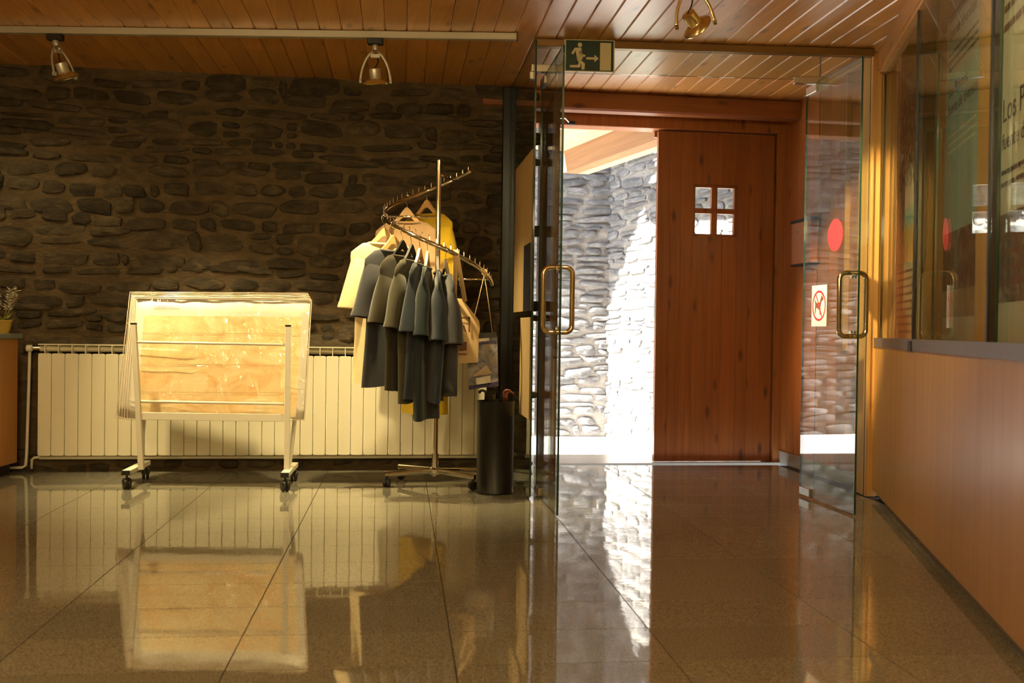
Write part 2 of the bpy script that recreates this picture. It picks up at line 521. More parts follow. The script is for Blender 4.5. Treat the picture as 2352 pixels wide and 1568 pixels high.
def stone_geo(mb, cu, cv, pts, fn, rng, proud):
    n = len(pts); b = len(mb.v)
    p = rng.uniform(*proud); tu, tv = rng.uniform(-.06, .06), rng.uniform(-.10, .10)
    def q(x, y, w): return fn(cu + x, cv + y, w)
    for (x, y) in pts: mb.v.append(q(x, y, -.012))
    for (x, y) in pts: mb.v.append(q(x * .97, y * .95, p * .62 + tu * x + tv * y))
    for (x, y) in pts: mb.v.append(q(x * rng.uniform(.66, .84), y * rng.uniform(.60, .80), p * rng.uniform(.88, 1.12) + tu * x + tv * y))
    mb.v.append(q(rng.uniform(-.2, .2) * pts[0][0], 0, p * rng.uniform(.9, 1.15)))
    for r in range(2):
        for i in range(n):
            j = (i + 1) % n
            mb.f.append((b + r * n + i, b + r * n + j, b + (r + 1) * n + j, b + (r + 1) * n + i)); mb.m.append(0)
    for i in range(n):
        mb.f.append((b + 2 * n + i, b + 2 * n + (i + 1) % n, b + 3 * n)); mb.m.append(0)

def stone_wall(root, W, H, fn, seed, sizes, mat, proud, visible=None, keep=None, limit=300):
    rng = random.Random(seed)
    st = [s for s in gen_stones(W, H, rng, *sizes) if -.05 < s[0] < W + .02 and s[1] < H + .01 and (keep is None or keep(s[0], s[1]))]
    st.sort(key=lambda s: -(s[3] * (1 if visible is None or visible(s[0], s[1]) else .001)))
    rest = MB()
    for i, (cu, cv, pts, a) in enumerate(st):
        if i < limit:
            mb = MB(); stone_geo(mb, cu, cv, pts, fn, rng, proud)
            mb.build('stone', mat, root, smooth=48)
        else:
            stone_geo(rest, cu, cv, pts, fn, rng, proud)
    if rest.v:
        o = rest.build('small_stones', mat, root, smooth=48)
        o['kind'] = 'stuff'
    return len(st)

# --- stone wall at the back, left of the entrance
WX0, WX1 = -3.75, 0.12
L0 = wall_pt(WX0); WLEN = (WX1 - WX0) / math.cos(WALL_ANG)
wall_back = thing('wall_back', 'rough brown rubble stone wall behind the radiator and clothes rack', 'wall', L0, 0, kind='structure')
def wfn(u, v, w): return L0 + wd * u + UP * v + wn * w
nu, nv = 96, 60
mb = MB()
for i in range(nu + 1):
    for j in range(nv + 1):
        u, v = WLEN * i / nu, CEIL_Z * j / nv
        d = .016 * noise.noise(Vector((u * 7, v * 11, 3.1))) + .008 * noise.noise(Vector((u * 19, v * 25, 8)))
        mb.v.append(wfn(u, v, d + .004))
for i in range(nu):
    for j in range(nv):
        a = i * (nv + 1) + j
        mb.f.append((a, a + nv + 1, a + nv + 2, a + 1)); mb.m.append(0)
mb.build('mortar_bed', M_mortar, wall_back, smooth=True)
MB().prism([(0, 0), (WLEN, 0), (WLEN, CEIL_Z), (0, CEIL_Z)], wfn, -.45, -.03).build('wall_core', M_mortar, wall_back)
def rad_hidden(u, v):
    return .14 < v < .66 and .45 < u < WLEN - .42
stone_wall(wall_back, WLEN - .02, CEIL_Z, wfn, 11, (.055, .145, .11, .34), M_stone, (.012, .034),
           visible=lambda u, v: u > .35, keep=lambda u, v: not rad_hidden(u, v) and v < CEIL_Z - .03)

# --- floor of polished granite tiles
fu = Vector((math.cos(FLOOR_ANG), math.sin(FLOOR_ANG), 0)); fv = Vector((-math.sin(FLOOR_ANG), math.cos(FLOOR_ANG), 0))
floor = thing('floor', 'polished speckled granite tile floor', 'floor', (0, 0, 0), FLOOR_ANG, kind='structure')
J = PZ(588, 1400, 0); ju, jv = J.dot(fu), J.dot(fv)
T1 = PZ(400, 1397, 0); tv = T1.dot(fv)
MB().prism([(-4.2, -3.2), (3.4, -3.2), (3.4, 6.55), (-4.2, 6.55)], lambda u, v, w: fu * u + fv * v + UP * w, -.06, -.0022).build('grout_bed', M_grout, floor)
tile = MB().box((0, 0, -.0105), (.5964, .2964, .021)).mesh('tile', M_granite)
n_t = 0
for i in range(-7, 7):
    for k in range(-16, 18):
        u = ju + .6 * i + .3; v = tv + .3 * k + .15
        if not (-3.9 < u < 2.75 and 1.75 < v < 6.55): continue
        c = fu * u + fv * v
        if c.x > .95 + .2126 * c.y + .25: continue
        o = bpy.data.objects.new('tile', tile); o.location = (u, v, 0); link(o, floor); n_t += 1
back = MB()
for (a, b, c, d) in [(-3.9 - .3, -3.2, 3.3, 1.9)]:
    vmin = min(tv + .3 * k for k in range(-16, 18) if tv + .3 * k + .15 > 1.75)
    back.prism([(a, b), (c, b), (c, vmin - .0012), (a, vmin - .0012)], lambda u, v, w: fu * u + fv * v + UP * w, -.02, 0)
back.build('floor_slab', M_granite, floor)

# --- ceiling of pine boards
cu_ = Vector((math.cos(CEIL_ANG), math.sin(CEIL_ANG), 0)); cv_ = Vector((-math.sin(CEIL_ANG), math.cos(CEIL_ANG), 0))
ceiling = thing('ceiling', 'varnished knotty pine board ceiling', 'ceiling', (0, 0, CEIL_Z), CEIL_ANG, kind='structure')
BW = .1128
rng = random.Random(5)
def cfn(u, v, w): return cu_ * u + cv_ * v + UP * (CEIL_Z + w)
MB().prism([(-4.6, -3.4), (3.8, -3.4), (3.8, 7.0), (-4.6, 7.0)], cfn, .018, .12).build('ceiling_deck', M_ceil, ceiling)
MB().prism([(-4.6, -3.4), (3.8, -3.4), (3.8, 3.3), (-4.6, 3.3)], cfn, 0, .02).build('ceiling_boards_rear', M_ceil, ceiling)
c0 = PZ(882 + 3, 73, CEIL_Z).dot(cu_)
def plank(u0, u1, v0, v1):
    ch = .0055
    prof = [(u0, .018), (u0, ch * .9), (u0 + ch, 0), (u1 - ch, 0), (u1, ch * .9), (u1, .018)]
    m = MB(); n = len(prof)
    m.v = [cfn(u, v0, w) for u, w in prof] + [cfn(u, v1, w) for u, w in prof]
    m.f = [tuple(range(n)), tuple(range(2 * n - 1, n - 1, -1))] + [(i, i + n, (i + 1) % n + n, (i + 1) % n) for i in range(n)]
    m.m = [0] * len(m.f)
    return m
for i in range(-42, 36):
    u0 = c0 + BW * i
    if u0 < -4.3 or u0 > 3.0: continue
    cuts = [3.3]
    if rng.random() < .75: cuts.append(rng.uniform(3.9, 6.2))
    vend = 6.78
    cuts.append(vend)
    for a, b in zip(cuts[:-1], cuts[1:]):
        plank(u0 + .0008, u0 + BW - .0008, a + .0006, b - .0006).build('plank', M_ceil, ceiling)

# --- lintel beam, door recess, frame
ld = wall_pt
def wbox(mbx, X0, X1, o0, o1, z0, z1, bevel=0):
    """box on the wall axis: X along (world X of the face), o = offset out of the wall"""
    a = wall_pt(X0); L = (X1 - X0) / math.cos(WALL_ANG)
    c = a + wd * (L / 2) + wn * ((o0 + o1) / 2) + UP * ((z0 + z1) / 2)
    return mbx.box(c, (L, abs(o1 - o0), z1 - z0), Matrix.Rotation(WALL_ANG, 3, 'Z'), bevel)
XL, XR = .165, 1.845                # clear opening of the wooden double door
DO = -.27                           # door plane behind the wall face
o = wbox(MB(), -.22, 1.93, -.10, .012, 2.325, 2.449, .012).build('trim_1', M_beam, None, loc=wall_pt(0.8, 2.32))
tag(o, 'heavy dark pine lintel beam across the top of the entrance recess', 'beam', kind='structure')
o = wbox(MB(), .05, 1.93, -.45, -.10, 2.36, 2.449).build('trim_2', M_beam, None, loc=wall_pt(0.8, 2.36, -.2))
tag(o, 'pine soffit board behind the lintel beam over the doors', 'trim', kind='structure')
frame = thing('trim_3', 'pine door frame around the wooden double door', 'door frame', wall_pt(1.0, 0, DO), WALL_ANG, kind='structure')
wbox(MB(), XL - .09, XR + .07, DO - .10, DO + .035, 2.275, 2.36, .004).build('header', M_frame, frame)
wbox(MB(), XL - .09, XL - .002, DO - .10, DO + .035, 0, 2.275, .004).build('jamb', M_door, frame)
wbox(MB(), XR + .002, XR + .07, DO - .10, DO + .035, 0, 2.275, .004).build('jamb', M_frame, frame)
wbox(MB(), XR - .03, XR + .01, DO - .10, DO - .056, 0, 2.27).build('door_stop', M_door, frame)
wbox(MB(), XL + .84, XR + .01, DO - .10, DO - .056, 2.235, 2.28).build('door_stop', M_door, frame)
wbox(MB(), XL - .05, XR + .05, DO - .42, DO + .06, -.03, .004).build('threshold', M_skirt, frame)
# left reveal: stone core behind the jamb
o = wbox(MB(), .0, XL - .09, -.48, .0, 0, 2.36).build('wall_reveal', M_mortar, None, loc=wall_pt(.05))
tag(o, 'dark stone reveal beside the open wooden door leaf', 'wall', kind='structure')
# right reveal: boarded wall from the door frame towards the room
rv0 = wall_pt(XR + .055, 0, DO); REVL = 1.36
reveal = thing('wall_reveal', 'pine boarded side wall of the entrance, right of the wooden door', 'wall', rv0, 0, kind='structure')
def rfn(u, v, w): return rv0 + wn * u - wd * w * -1 + UP * v
nb = 11
for i in range(nb):
    a, b = REVL * i / nb, REVL * (i + 1) / nb
    m = MB().prism([(a + .001, .085), (b - .001, .085), (b - .001, CEIL_Z - .001), (a + .001, CEIL_Z - .001)], rfn, .003, .04)
    m.build('board', M_frame, reveal)
MB().prism([(0, 0), (REVL, 0), (REVL, CEIL_Z), (0, CEIL_Z)], rfn, .01, .09).build('wall_core', M_frame, reveal)
o = MB().prism([(.0, 0), (REVL, 0), (REVL, .085), (0, .085)], rfn, -.008, .03).build('baseboard_right', M_skirt, None, loc=rv0)
tag(o, 'low granite skirting along the boarded entrance side wall', 'skirting', kind='structure')

# --- wooden door leaves with a four pane window
def door_leaf(name, label, hinge, udir, flip, mat):
    W = .835; H = 2.265; T = .045
    n = udir.cross(UP) * (1 if flip else -1)
    root = thing(name, label, 'door', hinge, math.atan2(udir.y, udir.x), kind='structure')
    def fn(u, v, w): return hinge + udir * u + UP * v + n * w
    wu0, wu1, wv0, wv1 = .27, .585, 1.555, 1.91
    bounds = [.004, .0927, .1814, wu0, .375, .48, wu1, .668, .75, W]
    for a, b in zip(bounds[:-1], bounds[1:]):
        segs = [(.008, wv0 - .001), (wv1 + .001, H)] if (a >= wu0 - 1e-6 and b <= wu1 + 1e-6) else [(.008, H)]
        for (c, d) in segs:
            ch = .004
            prof = [(a + .0006, 0), (a + .0006, T - ch), (a + ch, T), (b - ch, T), (b - .0006, T - ch), (b - .0006, 0)]
            m = MB(); k = len(prof)
            m.v = [fn(u, c, w) for u, w in prof] + [fn(u, d, w) for u, w in prof]
            m.f = [tuple(range(k)), tuple(range(2 * k - 1, k - 1, -1))] + [(i, i + k, (i + 1) % k + k, (i + 1) % k) for i in range(k)]
            m.m = [0] * len(m.f)
            m.build('plank', mat, root)
    fr = MB()
    for (a, b, c, d) in [(wu0, wu0 + .018, wv0, wv1), (wu1 - .018, wu1, wv0, wv1), (wu0, wu1, wv0, wv0 + .018), (wu0, wu1, wv1 - .018, wv1)]:
        fr.prism([(a, c), (b, c), (b, d), (a, d)], fn, .006, T - .006)
    fr.build('window_frame', mat, root)
    cu2, cv2 = (wu0 + wu1) / 2, (wv0 + wv1) / 2
    mu = MB()
    mu.prism([(cu2 - .020, wv0), (cu2 + .020, wv0), (cu2 + .020, wv1), (cu2 - .020, wv1)], fn, .012, T - .004)
    mu.prism([(wu0, cv2 - .018), (wu1, cv2 - .018), (wu1, cv2 + .018), (wu0, cv2 + .018)], fn, .012, T - .006)
    mu.build('muntin', mat, root)
    hd = MB().prism([(wu0 - .03, wv1 + .035), (wu1 + .03, wv1 + .035), (wu1 + .004, wv1), (wu0 - .004, wv1)], fn, T - .004, T + .006)
    hd.build('window_moulding', mat, root)
    for a, b in ((wu0 + .018, cu2 - .02), (cu2 + .02, wu1 - .018)):
        for c, d in ((wv0 + .018, cv2 - .018), (cv2 + .018, wv1 - .018)):
            MB().prism([(a, c), (b, c), (b, d), (a, d)], fn, .020, .024).build('pane', M_pane, root)
    for z in (.28, 1.12, 1.98):
        h = MB()
        h.tube([fn(-.004, z, T + .006), fn(-.004, z + .17, T + .006)], .009, 8)
        for q in range(4):
            h.prism([(-.004, z + .012 + q * .042), (.03, z + .012 + q * .042), (.03, z + .030 + q * .042), (-.004, z + .030 + q * .042)], fn, T - .002, T + .004)
        h.build('hinge', M_blackm, root)
    return root, fn, W
M_pane = thin_glass('door_pane_glass', (.96, .98, .97))
hr = wall_pt(XR, 0.0, DO)
dr, drfn, DW = door_leaf('door_1', 'closed plank door leaf with a small four pane window', hr, -wd, True, M_door)
MB().prism([(DW - .012, .98), (DW + .002, .98), (DW + .002, 1.12), (DW - .012, 1.12)], drfn, .012, .047).build('lock_plate', M_steel, dr)
hl = wall_pt(XL + .02, 0.0, DO + .05)
ang_open = R(-3.2)
ud = (wn * math.cos(ang_open) + wd * math.sin(ang_open)).normalized()
dl, dlfn, _ = door_leaf('door_2', 'plank door leaf swung open inward behind the glass door', hl, ud, False, M_door)
clo = thing('door_closer', 'small black and silver door closer under the door frame header', 'door closer', wall_pt(.30, 2.28, DO + .05), WALL_ANG)
wbox(MB(), .20, .29, DO + .04, DO + .09, 2.245, 2.30, .006).build('body', M_black, clo)
MB().tube([wall_pt(.27, 2.31, DO + .07), wall_pt(.36, 2.312, DO + .08), wall_pt(.395, 2.285, DO + .06)], .008, 8).build('arm', M_steel, clo)
wbox(MB(), .385, .43, DO + .036, DO + .07, 2.272, 2.295, .004).build('bracket', M_black, clo)

# --- glazed inner entrance: fixed panes, doors, rail, post
def pane(name, a, b, z0, z1, t=.010, parent=None, label=None, cat=None, kind=None):
    a = Vector((a[0], a[1], 0)); b = Vector((b[0], b[1], 0))
    d = (b - a); L = d.length; d.normalize(); nn = d.cross(UP)
    m = MB()
    vs = []
    for w in (-t / 2, t / 2):
        for (u, v) in ((0, z0), (L, z0), (L, z1), (0, z1)):
            vs.append(a + d * u + UP * v + nn * w)
    m.add(vs, [(0, 1, 2, 3), (7, 6, 5, 4)], 0)
    m.add(vs, [(0, 4, 5, 1), (1, 5, 6, 2), (2, 6, 7, 3), (3, 7, 4, 0)], 1)
    # weld the duplicated vertices
    m.f = m.f[:2] + [tuple(i - 8 for i in f) for f in m.f[2:]]
    m.v = m.v[:8]
    o = m.build(name, [M_glass, M_glassedge], parent, loc=None if parent else (a + b) / 2 + UP * z0)
    if label: tag(o, label, cat, kind=kind)
    return o, d, nn
PF = P(1217, 1147, 5.297)
pf = (PF.x, 5.297); pb = (-.030, 6.395)
pane('window_1', pf, pb, .012, 2.43, label='fixed glass side panel running from the stone wall to the left glass door', cat='glass panel', kind='structure')
PL = Vector((.10, 5.372, 0)); PR = Vector((1.945, 5.475, 0))
def pp(t): return PL.lerp(PR, t)
xj = P(1887, 150, 5.44).x
tj = (xj - PL.x) / (PR.x - PL.x)
pane('window_2', pp(.005), pp(tj - .001), 2.275, 2.425, label='glass transom above the two open glass doors', cat='glass panel', kind='structure')
pane('window_3', pp(tj + .001), pp(.995), .012, 2.425, label='narrow fixed glass sidelight next to the wooden post', cat='glass panel', kind='structure')
prot = math.atan2(PR.y - PL.y, PR.x - PL.x); PROT = Matrix.Rotation(prot, 3, 'Z')
o = MB().box((PL + PR) / 2 + UP * 2.428, ((PR - PL).length, .05, .040), PROT, .003).build('trim_4', M_rail, None, loc=(PL + PR) / 2 + UP * 2.408)
tag(o, 'slim rail under the ceiling holding the glass transom', 'rail', kind='structure')
chn = MB()
for z in [0]:
    chn.box(Vector((-.055, 6.415, 1.22)), (.05, .06, 2.44), Matrix.Rotation(WALL_ANG, 3, 'Z'), .004)
    chn.box(Vector((-.012, 6.40, 1.22)), (.018, .03, 2.44), Matrix.Rotation(WALL_ANG, 3, 'Z'), .003)
o = chn.build('trim_5', M_dark, None, loc=(-.05, 6.41, 0))
tag(o, 'dark vertical wall channel where the glass panel meets the stone wall', 'profile', kind='structure')

def rounded_loop(c, e1, e2, w, h, r, n=5):
    pts = []
    for (sx, sy, a0) in ((1, 1, 0), (-1, 1, 90), (-1, -1, 180), (1, -1, 270)):
        cc = c + e1 * (sx * (w / 2 - r)) + e2 * (sy * (h / 2 - r))
        pts += arc(cc, r, a0, a0 + 90, n, e1, e2)
    return pts
def glass_door(name, label, back, front, hy, zc):
    root = thing(name, label, 'glass door', ((back[0] + front[0]) / 2, (back[1] + front[1]) / 2, 0), 0, kind='structure')
    g, d, nn = pane('glass_leaf', back, front, .010, 2.258, .010, root)
    L = math.hypot(front[0] - back[0], front[1] - back[1])
    t = (hy - back[1]) / (front[1] - back[1])
    hc = Vector((back[0] + (front[0] - back[0]) * t, hy, zc))
    MB().tube(rounded_loop(hc, nn, UP, .142, .315, .032), .0125, 10, closed=True).build('handle', M_brass, root, smooth=True)
    fl = MB()
    for sgn in (1, -1):
        for dz in (.145, -.145):
            fl.lathe([(.017, 0), (.017, .008)], hc + UP * dz + nn * (sgn * .005), nn * sgn, 12)
    fl.build('handle_collar', M_brass, root, smooth=40)
    a = Vector((*back, 0))
    for z in (.012, 2.205):
        m = MB().box(a + d * .075 + UP * (z + .022), (.13, .026, .045), Matrix.Rotation(math.atan2(d.y, d.x), 3, 'Z'), .003)
        m.build('patch_fitting', M_steel, root)
    return root, d, nn
bl, fl_ = P(1232, 1135, 5.46), P(1280, 1188, 4.79)
gl_root, gld, gln = glass_door('door_3', 'left frameless glass door, standing open towards the room', (bl.x, 5.46), (fl_.x, 4.79), 4.865, 1.045)
br, fr_ = P(1838, 1137, 5.55), P(1963, 1187, 4.92)
gr_root, grd, grn = glass_door('door_4', 'right frameless glass door with red dot and no dogs sticker', (br.x, 5.55), (fr_.x, 4.92), 4.98, 1.045)
# fittings on the transom
def patch(px0, px1, py0, py1, label):
    a = P(px0, (py0 + py1) / 2, 5.385 + .04 * (px0 > 1600)); b = P(px1, (py0 + py1) / 2, 5.385 + .04 * (px0 > 1600))
    h = (py1 - py0) / F * 5.4
    c = (a + b) / 2
    m = MB().box(c - Vector((0, .006, 0)), ((b - a).length, .034, h), PROT, .003)
    m2 = MB().box(Vector((c.x + (b.x - a.x) * (.42 if px0 > 1600 else -.44), c.y - .006, c.z - h * .9)), (.035, .034, h), PROT, .003)
    r = thing('patch_fitting', label, 'fitting', (c.x, c.y, c.z - h / 2), prot)
    m.build('clamp', M_steel, r); m2.build('pivot_block', M_steel, r)
patch(1219, 1290, 150, 168, 'steel clamp joining the glass transom above the left glass door')
patch(1822, 1898, 178, 194, 'steel clamp joining the glass transom above the right glass door')
# stickers on the right door
def on_door(Y):
    t = (Y - 5.55) / (4.92 - 5.55)
    return Vector((br.x + (fr_.x - br.x) * t, Y, 0))
gface = grn if grn.x < 0 else -grn
def sfn(c, e): return lambda u, v, w: c + e * u + UP * v + gface * (.0055 + w)
c = on_door(5.17) + UP * 1.408
MB().prism([(.083 * math.cos(a * .1963), .083 * math.sin(a * .1963)) for a in range(32)], sfn(c, grd), 0, .0006).build('red_dot_sticker', M_red, gr_root, label='round red warning dot')
c = on_door(5.343) + UP * 1.047
st = MB().prism([(-.09, -.110), (.09, -.110), (.09, .110), (-.09, .110)], sfn(c, grd), 0, .0006).build('no_dogs_sticker', M_paper, gr_root, label='white sticker with a dog inside a red prohibition ring')
def ring(mbx, r0, r1, fn, w0, w1, n=36):
    for i in range(n):
        a, b = 2 * math.pi * i / n, 2 * math.pi * (i + 1) / n
        mbx.prism([(r0 * math.cos(a), r0 * math.sin(a)), (r1 * math.cos(a), r1 * math.sin(a)), (r1 * math.cos(b), r1 * math.sin(b)), (r0 * math.cos(b), r0 * math.sin(b))], fn, w0, w1)
dog = [(-.062, -.052), (-.050, -.05), (-.040, -.012), (-.012, -.020), (.006, -.030), (.012, -.058), (.024, -.058), (.022, -.010), (.036, .026), (.060, .036), (.062, .048), (.046, .060), (.036, .072), (.026, .050), (.010, .022), (-.03, .018), (-.050, .030), (-.062, .048), (-.066, .040), (-.056, .010), (-.058, -.02)]
MB().prism([(x * .84, y * .84) for x, y in dog], sfn(c, grd), .0006, .0011).build('dog_silhouette', M_brown, st)
rg = MB(); ring(rg, .070, .082, sfn(c, grd), .0012, .0016)
ca, sa = math.cos(R(-58)), math.sin(R(-58))
rg.prism([(ca * u - sa * v, sa * u + ca * v) for u, v in ((-.072, -.005), (.072, -.005), (.072, .005), (-.072, .005))], sfn(c, grd), .0012, .0016)
rg.build('prohibition_ring', M_red, st)

# --- wooden post at the right end of the glazing
RWd = Vector((math.sin(RW_ANG), math.cos(RW_ANG), 0)); RWn = Vector((-math.cos(RW_ANG), math.sin(RW_ANG), 0))
def rw(d, z=0.0, inn=0.0):
    """point on the right wall line at depth d, inn = distance behind the face"""
    return Vector((.826 + .2126 * d, d, z)) - RWn * inn
post = thing('wooden_post', 'pale oak post between the glass sidelight and the display case', 'post', (2.02, 5.6, 0))
MB().box((1.990, 5.62, CEIL_Z / 2), (.052, .20, CEIL_Z - .002), None, .003).build('board', M_post, post)
MB().box((2.048, 5.64, CEIL_Z / 2), (.056, .20, CEIL_Z - .002), None, .003).build('board', M_post, post)

# --- right wall: birch panels, aluminium rail, display case with glass and posters
wall_right = thing('wall_right', 'pale birch panelled wall with a built in display case', 'wall', rw(3.5), 0, kind='structure')
def rfn2(d, z, w):
    return rw(d, z, w)
ds = [5.54, 4.35, 3.15, 1.95, .75, -.45, -1.65, -2.9]
for a, b in zip(ds[:-1], ds[1:]):
    MB().prism([(a - .001, .045), (b + .001, .045), (b + .001, .83), (a - .001, .83)], rfn2, 0, .03).build('panel', M_birch, wall_right)
MB().prism([(5.5, 0), (-2.9, 0), (-2.9, .05), (5.5, .05)], rfn2, .035, .06).build('plinth', M_skirt, wall_right)
MB().prism([(5.5, .0), (-2.9, .0), (-2.9, .83), (5.5, .83)], rfn2, .06, .3).build('wall_core', M_case, wall_right)
MB().prism([(5.54, .83), (-2.9, .83), (-2.9, .88), (5.54, .88)], rfn2, -.006, .06).build('sill_rail', M_alu, wall_right)
MB().prism([(4.46, .826), (4.39, .826), (4.39, .872), (4.46, .872)], rfn2, -.012, -.004).build('rail_end_cap', M_black, wall_right)
MB().prism([(5.54, 2.345), (-2.9, 2.345), (-2.9, 2.449), (5.54, 2.449)], rfn2, -.01, .30).build('header_board', M_ceil, wall_right)
MB().prism([(5.54, 2.33), (-2.9, 2.33), (-2.9, 2.347), (5.54, 2.347)], rfn2, 0, .05).build('top_rail', M_post, wall_right)
CASE = .20
MB().prism([(5.95, .80), (-2.9, .80), (-2.9, 2.449), (5.95, 2.449)], rfn2, CASE, CASE + .05).build('case_back', M_case, wall_right)
MB().prism([(5.9, .80), (-2.9, .80), (-2.9, .86), (5.9, .86)], rfn2, .03, CASE).build('case_floor', M_case, wall_right)
MB().prism([(5.99, .80), (5.95, .80), (5.95, 2.449), (5.99, 2.449)], rfn2, -.12, CASE + .05).build('case_end', M_case, wall_right)
def case_pane(d0, d1, inn):
    a, b = rw(d0, 0, inn), rw(d1, 0, inn)
    return pane('glass_pane', (a.x, a.y), (b.x, b.y), .872, 2.335, .008, wall_right)
case_pane(5.53, 4.15, .030)
case_pane(4.45, 3.10, .010)
case_pane(3.24, 1.75, .030)
case_pane(2.0, .5, .010)
case_pane(.6, -.9, .030)
MB().prism([(4.452, .87), (4.436, .87), (4.436, 2.335), (4.452, 2.335)], rfn2, .002, .018).build('pane_edge_strip', M_dark, wall_right)
MB().prism([(3.19, .87), (3.17, .87), (3.17, 2.335), (3.19, 2.335)], rfn2, .002, .034).build('pane_edge_strip', M_dark, wall_right)
# orange upright inside the case
def at_case(px):     # depth on the case back plane that projects to px
    k = (px - 1176) / F
    off = .826 + CASE / math.cos(RW_ANG)
    return off / (k - .2126)
MB().prism([(at_case(2268), .86), (at_case(2296), .86), (at_case(2296), 2.345), (at_case(2268), 2.345)], rfn2, CASE - .06, CASE).build('case_upright', M_post, wall_right)

# ------------------------------------------------------------------ posters in the display case
def text_mesh(s, size):
    cu = bpy.data.curves.new('t', 'FONT'); cu.body = s; cu.size = size; cu.extrude = 0.0002
    ob = bpy.data.objects.new('t', cu)
    me = bpy.data.meshes.new_from_object(ob)
    vs = [v.co.copy() for v in me.vertices]; fs = [tuple(p.vertices) for p in me.polygons]
    bpy.data.objects.remove(ob); bpy.data.curves.remove(cu); bpy.data.meshes.remove(me)
    return vs, fs
def words(vs, fs, size):
    par = list(range(len(vs)))
    def find(a):
        while par[a] != a:
            par[a] = par[par[a]]; a = par[a]
        return a
    for f in fs:
        for k in f[1:]: par[find(k)] = find(f[0])
    isl = {}
    for i in range(len(vs)): isl.setdefault(find(i), []).append(i)
    isl = sorted(isl.values(), key=lambda L: min(vs[i].x for i in L))
    groups = []; mx = -9
    for L in isl:
        if not groups or min(vs[i].x for i in L) - mx > .16 * size: groups.append([])
        groups[-1] += L; mx = max(mx, max(vs[i].x for i in L))
    res = []
    for gq in groups:
        ix = {v: k for k, v in enumerate(gq)}
        res.append(([vs[i] for i in gq], [tuple(ix[k] for k in f) for f in fs if f[0] in ix]))
    return res
def poster(label, px0, d_far, d_near, z0, z1, board_mat, photos, texts, blocks):
    inn = CASE - .02
    root = thing('poster', label, 'poster', rw((d_far + d_near) / 2, z0, inn), 0)
    MB().prism([(d_far, z0), (d_near, z0), (d_near, z1), (d_far, z1)], lambda d, z, w: rw(d, z, w), inn - .006, inn + .006).build('board', board_mat, root)
    K = 1 / math.cos(RW_ANG)
    def fn(u, v, w): return rw(d_far - u / K, v, inn - .0065 - w)
    for (u0, u1, v0, v1, m) in photos:
        MB().prism([(u0, v0), (u1, v0), (u1, v1), (u0, v1)], fn, 0, .0006).build('photo_print', m, root)
    for (s, size, u, v, m) in texts:
        vs, fs = text_mesh(s, size)
        for wv, wf in words(vs, fs, size):
            t = MB(); t.add([fn(u + q.x, v + q.y, .0012 + q.z) for q in wv], wf); t.build('word', m, root)
    rng = random.Random(len(label))
    for (u0, u1, vtop, n, lh, m) in blocks:
        t = MB()
        for k in range(n):
            u = u0; v = vtop - k * lh
            while u < u1 - .02:
                w = min(rng.uniform(.010, .045), u1 - u)
                t.prism([(u, v - lh * .36), (u + w, v - lh * .36), (u + w, v), (u, v)], fn, .0008, .0012)
                u += w + rng.uniform(.005, .014)
        t.build('text_lines', m, root)['kind'] = 'stuff'
    return root
M_pbeige = simple('poster_beige', (.50, .42, .34), .5)
M_sky = print_mat('poster_sky_print', [(.3, (.27, .36, .33)), (.5, (.38, .47, .42)), (.7, (.50, .54, .45))], (2, 2, 1.2), 4, .6)
M_rock = print_mat('poster_rock_print', [(.35, (.02, .014, .010)), (.5, (.10, .055, .03)), (.7, (.36, .25, .15))], (9, 9, 9), 8, 1.2)
M_sand = print_mat('poster_sand_print', [(.3, (.20, .13, .06)), (.6, (.38, .28, .16))], (3, 3, 3), 4)
M_bw = print_mat('poster_bw_print', [(.42, (.02, .02, .018)), (.5, (.22, .21, .17)), (.6, (.60, .58, .48))], (26, 26, 26), 6, .4)
M_hill = print_mat('poster_hill_print', [(.35, (.28, .20, .07)), (.6, (.45, .34, .13))], (5, 5, 5), 5)
M_blue = simple('poster_blue_print', (.30, .40, .36), .6)
M_txtl = simple('poster_light_text', (.75, .66, .48), .6)
d1a, d1b = at_case(2062), at_case(2114)
L1 = d1a - d1b
poster('far poster with a black and white rock photo over text lines', 2060, d1a, d1b, .87, 2.33, M_pbeige,
       [(.06, L1 - .02, 1.72, 2.24, M_bw), (.0, L1, 1.50, 1.60, M_blue), (.0, L1, 1.30, 1.50, M_hill)],
       [], [(.06, L1 - .05, 1.26, 9, .042, M_ink)])
d2a, d2b = at_case(2172), at_case(2262)
L2 = d2a - d2b
poster('poster headed Els Pirineus with a teal sky and brown cliff photo', 2172, d2a, d2b, .87, 2.44, M_pbeige,
       [(0, L2, 1.36, 2.06, M_sky), (0, L2, 1.10, 1.36, M_rock), (0, L2, .98, 1.10, M_sand)],
       [('Els Pirineus,', .072, .06, 2.315, M_ink), ('font de diversitat', .072, .06, 2.235, M_ink),
        ('Los Pirineos,', .072, .06, 1.975, M_ink), ('fuente de diversidad', .072, .06, 1.895, M_ink)],
       [(.06, .62, 2.175, 3, .035, M_ink), (.06, .60, 1.80, 3, .035, M_txtl)])
d3a, d3b = at_case(2297), at_case(2297) - .75
poster('nearest poster with large Los Pirineos lettering on beige', 2295, d3a, d3b, .87, 2.44, M_pbeige,
       [(0, .73, 1.02, 1.34, M_rock)],
       [('Los Pirineos,', .125, .04, 1.675, M_ink), ('fuente de diversidad', .085, .04, 1.575, M_ink)],
       [(.04, .66, 2.38, 6, .07, M_brown), (.04, .66, 1.50, 2, .045, M_ink), (.04, .66, 1.32, 5, .055, M_brown)])

